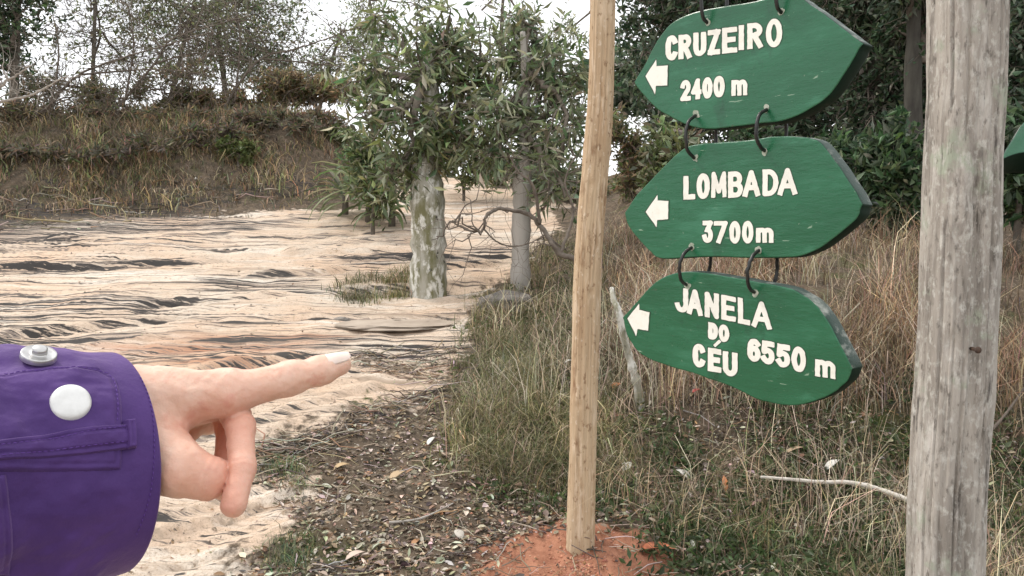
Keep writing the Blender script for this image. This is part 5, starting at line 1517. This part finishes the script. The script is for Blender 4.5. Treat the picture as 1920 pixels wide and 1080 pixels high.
def patch(name, poly_px, lift, mname, n=60, parent=hand, edge=.0012):
    """a sewn-on piece of cloth following the sleeve: outline given where it lies on the cuff"""
    P = np.array([sa(x, y) for x, y in poly_px])
    lo_, hi_ = P.min(0), P.max(0)
    gs = np.linspace(lo_[0], hi_[0], n); ga = np.linspace(lo_[1], hi_[1], n)
    A_, B_ = np.meshgrid(gs, ga, indexing='ij')
    # distance inside the outline, in metres
    sc2 = np.array([1, RS]); dm = np.full(A_.shape, 1e9)
    for i in range(len(P)):
        a, b = P[i - 1] * sc2, P[i] * sc2; ab = b - a
        t = np.clip(((A_ - a[0]) * ab[0] + (B_ * RS - a[1]) * ab[1]) / (ab @ ab + 1e-12), 0, 1)
        dm = np.minimum(dm, np.hypot(A_ - a[0] - t * ab[0], B_ * RS - a[1] - t * ab[1]))
    ins = inpoly(A_.ravel(), B_.ravel(), P).reshape(A_.shape)
    sd_ = np.where(ins, dm, -dm)
    hgt = lift * S((sd_ + edge) / (2 * edge)) + .0006 * S((sd_ - .0035) / .0015) * S((sd_ - .0015) / .001) - .0005 * np.exp(-((sd_ - .0030) / .0006) ** 2) - .0009 * (sd_ < -edge)
    Vp = sleeve_pt(A_, B_, hgt - .0003)
    keep = sd_ > -edge * 1.8
    Q = grid_q(n, n); kq = keep.ravel()[Q].all(1); Q = Q[kq]
    us = np.unique(Q); mp = -np.ones(n * n, int); mp[us] = np.arange(len(us))
    return mesh_obj(name, Vp.reshape(-1, 3)[us] - hc, mp[Q], M[mname], parent, None, True)
patch('snap_tab', [(-60, 880), (-60, 700), (30, 700), (60, 694), (185, 694), (214, 712), (224, 745), (224, 800), (224, 880)], .0026, 'cloth', 90)
patch('cuff_strap', [(-80, 838), (120, 812), (248, 794), (251, 818), (249, 840), (150, 852), (0, 868), (-80, 880)], .0052, 'cloth', 100)
patch('strap_end', [(228, 794), (247, 792), (249, 842), (231, 846)], .0074, 'cloth', 40)
patch('seam_flap', [(-80, 905), (10, 890), (14, 960), (14, 1075), (-80, 1075)], .0032, 'cloth', 60)

def snap(px, py, r, label_mat, dome, name, ringed=False):
    s_, a_ = sa(px, py)
    c = sleeve_pt(s_, np.array(a_), .0020 if ringed else .0028)
    e = 1e-3
    ds = norm(sleeve_pt(s_ + e, np.array(a_)) - sleeve_pt(s_ - e, np.array(a_))); da = norm(sleeve_pt(s_, np.array(a_ + .01)) - sleeve_pt(s_, np.array(a_ - .01)))
    nrm = norm(np.cross(ds, da)); nrm = nrm if nrm @ (CAM - c) > 0 else -nrm
    if ringed: prof = [(0, .0060), (.30, .0060), (.42, .0054), (.44, .0034), (.40, .0022), (.55, .0020), (.85, .0019), (.95, .0024), (1.0, .0018), (1.02, -.001)]
    else: prof = [(0, dome), (.35, dome * .97), (.65, dome * .86), (.85, dome * .62), (.96, dome * .3), (1.0, 0), (1.0, -.0025)]
    k = 48; th_ = np.arange(k) * 2 * math.pi / k
    Vv = np.concatenate([c + ds * (r * pr * np.cos(th_))[:, None] + da * (r * pr * np.sin(th_))[:, None] + nrm * ht for pr, ht in [(max(p_[0], .001), p_[1]) for p_ in prof]])
    mesh_obj(name, Vv - hc, grid_q(len(prof), k, True), M[label_mat], hand, None, True)
snap(128, 757, .0108, 'snap', .0028, 'snap_button')
snap(72, 671, .0094, 'steel', .003, 'snap_stud', True)
# stitch lines sunk along the hem and tab: short raised threads, one part
def stitches(name, pts_px, lift):
    P = [sa(x, y) for x, y in pts_px]; P = spline(np.array(P), 240)
    X = sleeve_pt(P[:, 0], P[:, 1], lift); mb = MB()
    acc = np.concatenate([[0], np.cumsum(np.linalg.norm(np.diff(X, axis=0), axis=1))]); t = np.arange(0, acc[-1], .0032)
    for a in t:
        p = np.stack([np.interp([a, a + .0011, a + .0022], acc, X[:, k]) for k in range(3)], 1)
        mb.tube(p, [.0002, .00035, .0002], 5)
    o = mb.build(name, M['thread'], hand, True); o['kind'] = 'stuff'; return o
stitches('stitching', [(270, 700), (284, 760), (288, 840), (280, 930), (255, 1000)], .0003)
stitches('stitching', [(5, 708), (60, 703), (180, 703), (206, 718), (215, 750), (215, 790)], .0034)
stitches('stitching', [(-30, 842), (100, 826), (225, 806)], .0060)
stitches('stitching', [(-30, 864), (100, 848), (225, 834)], .0060)
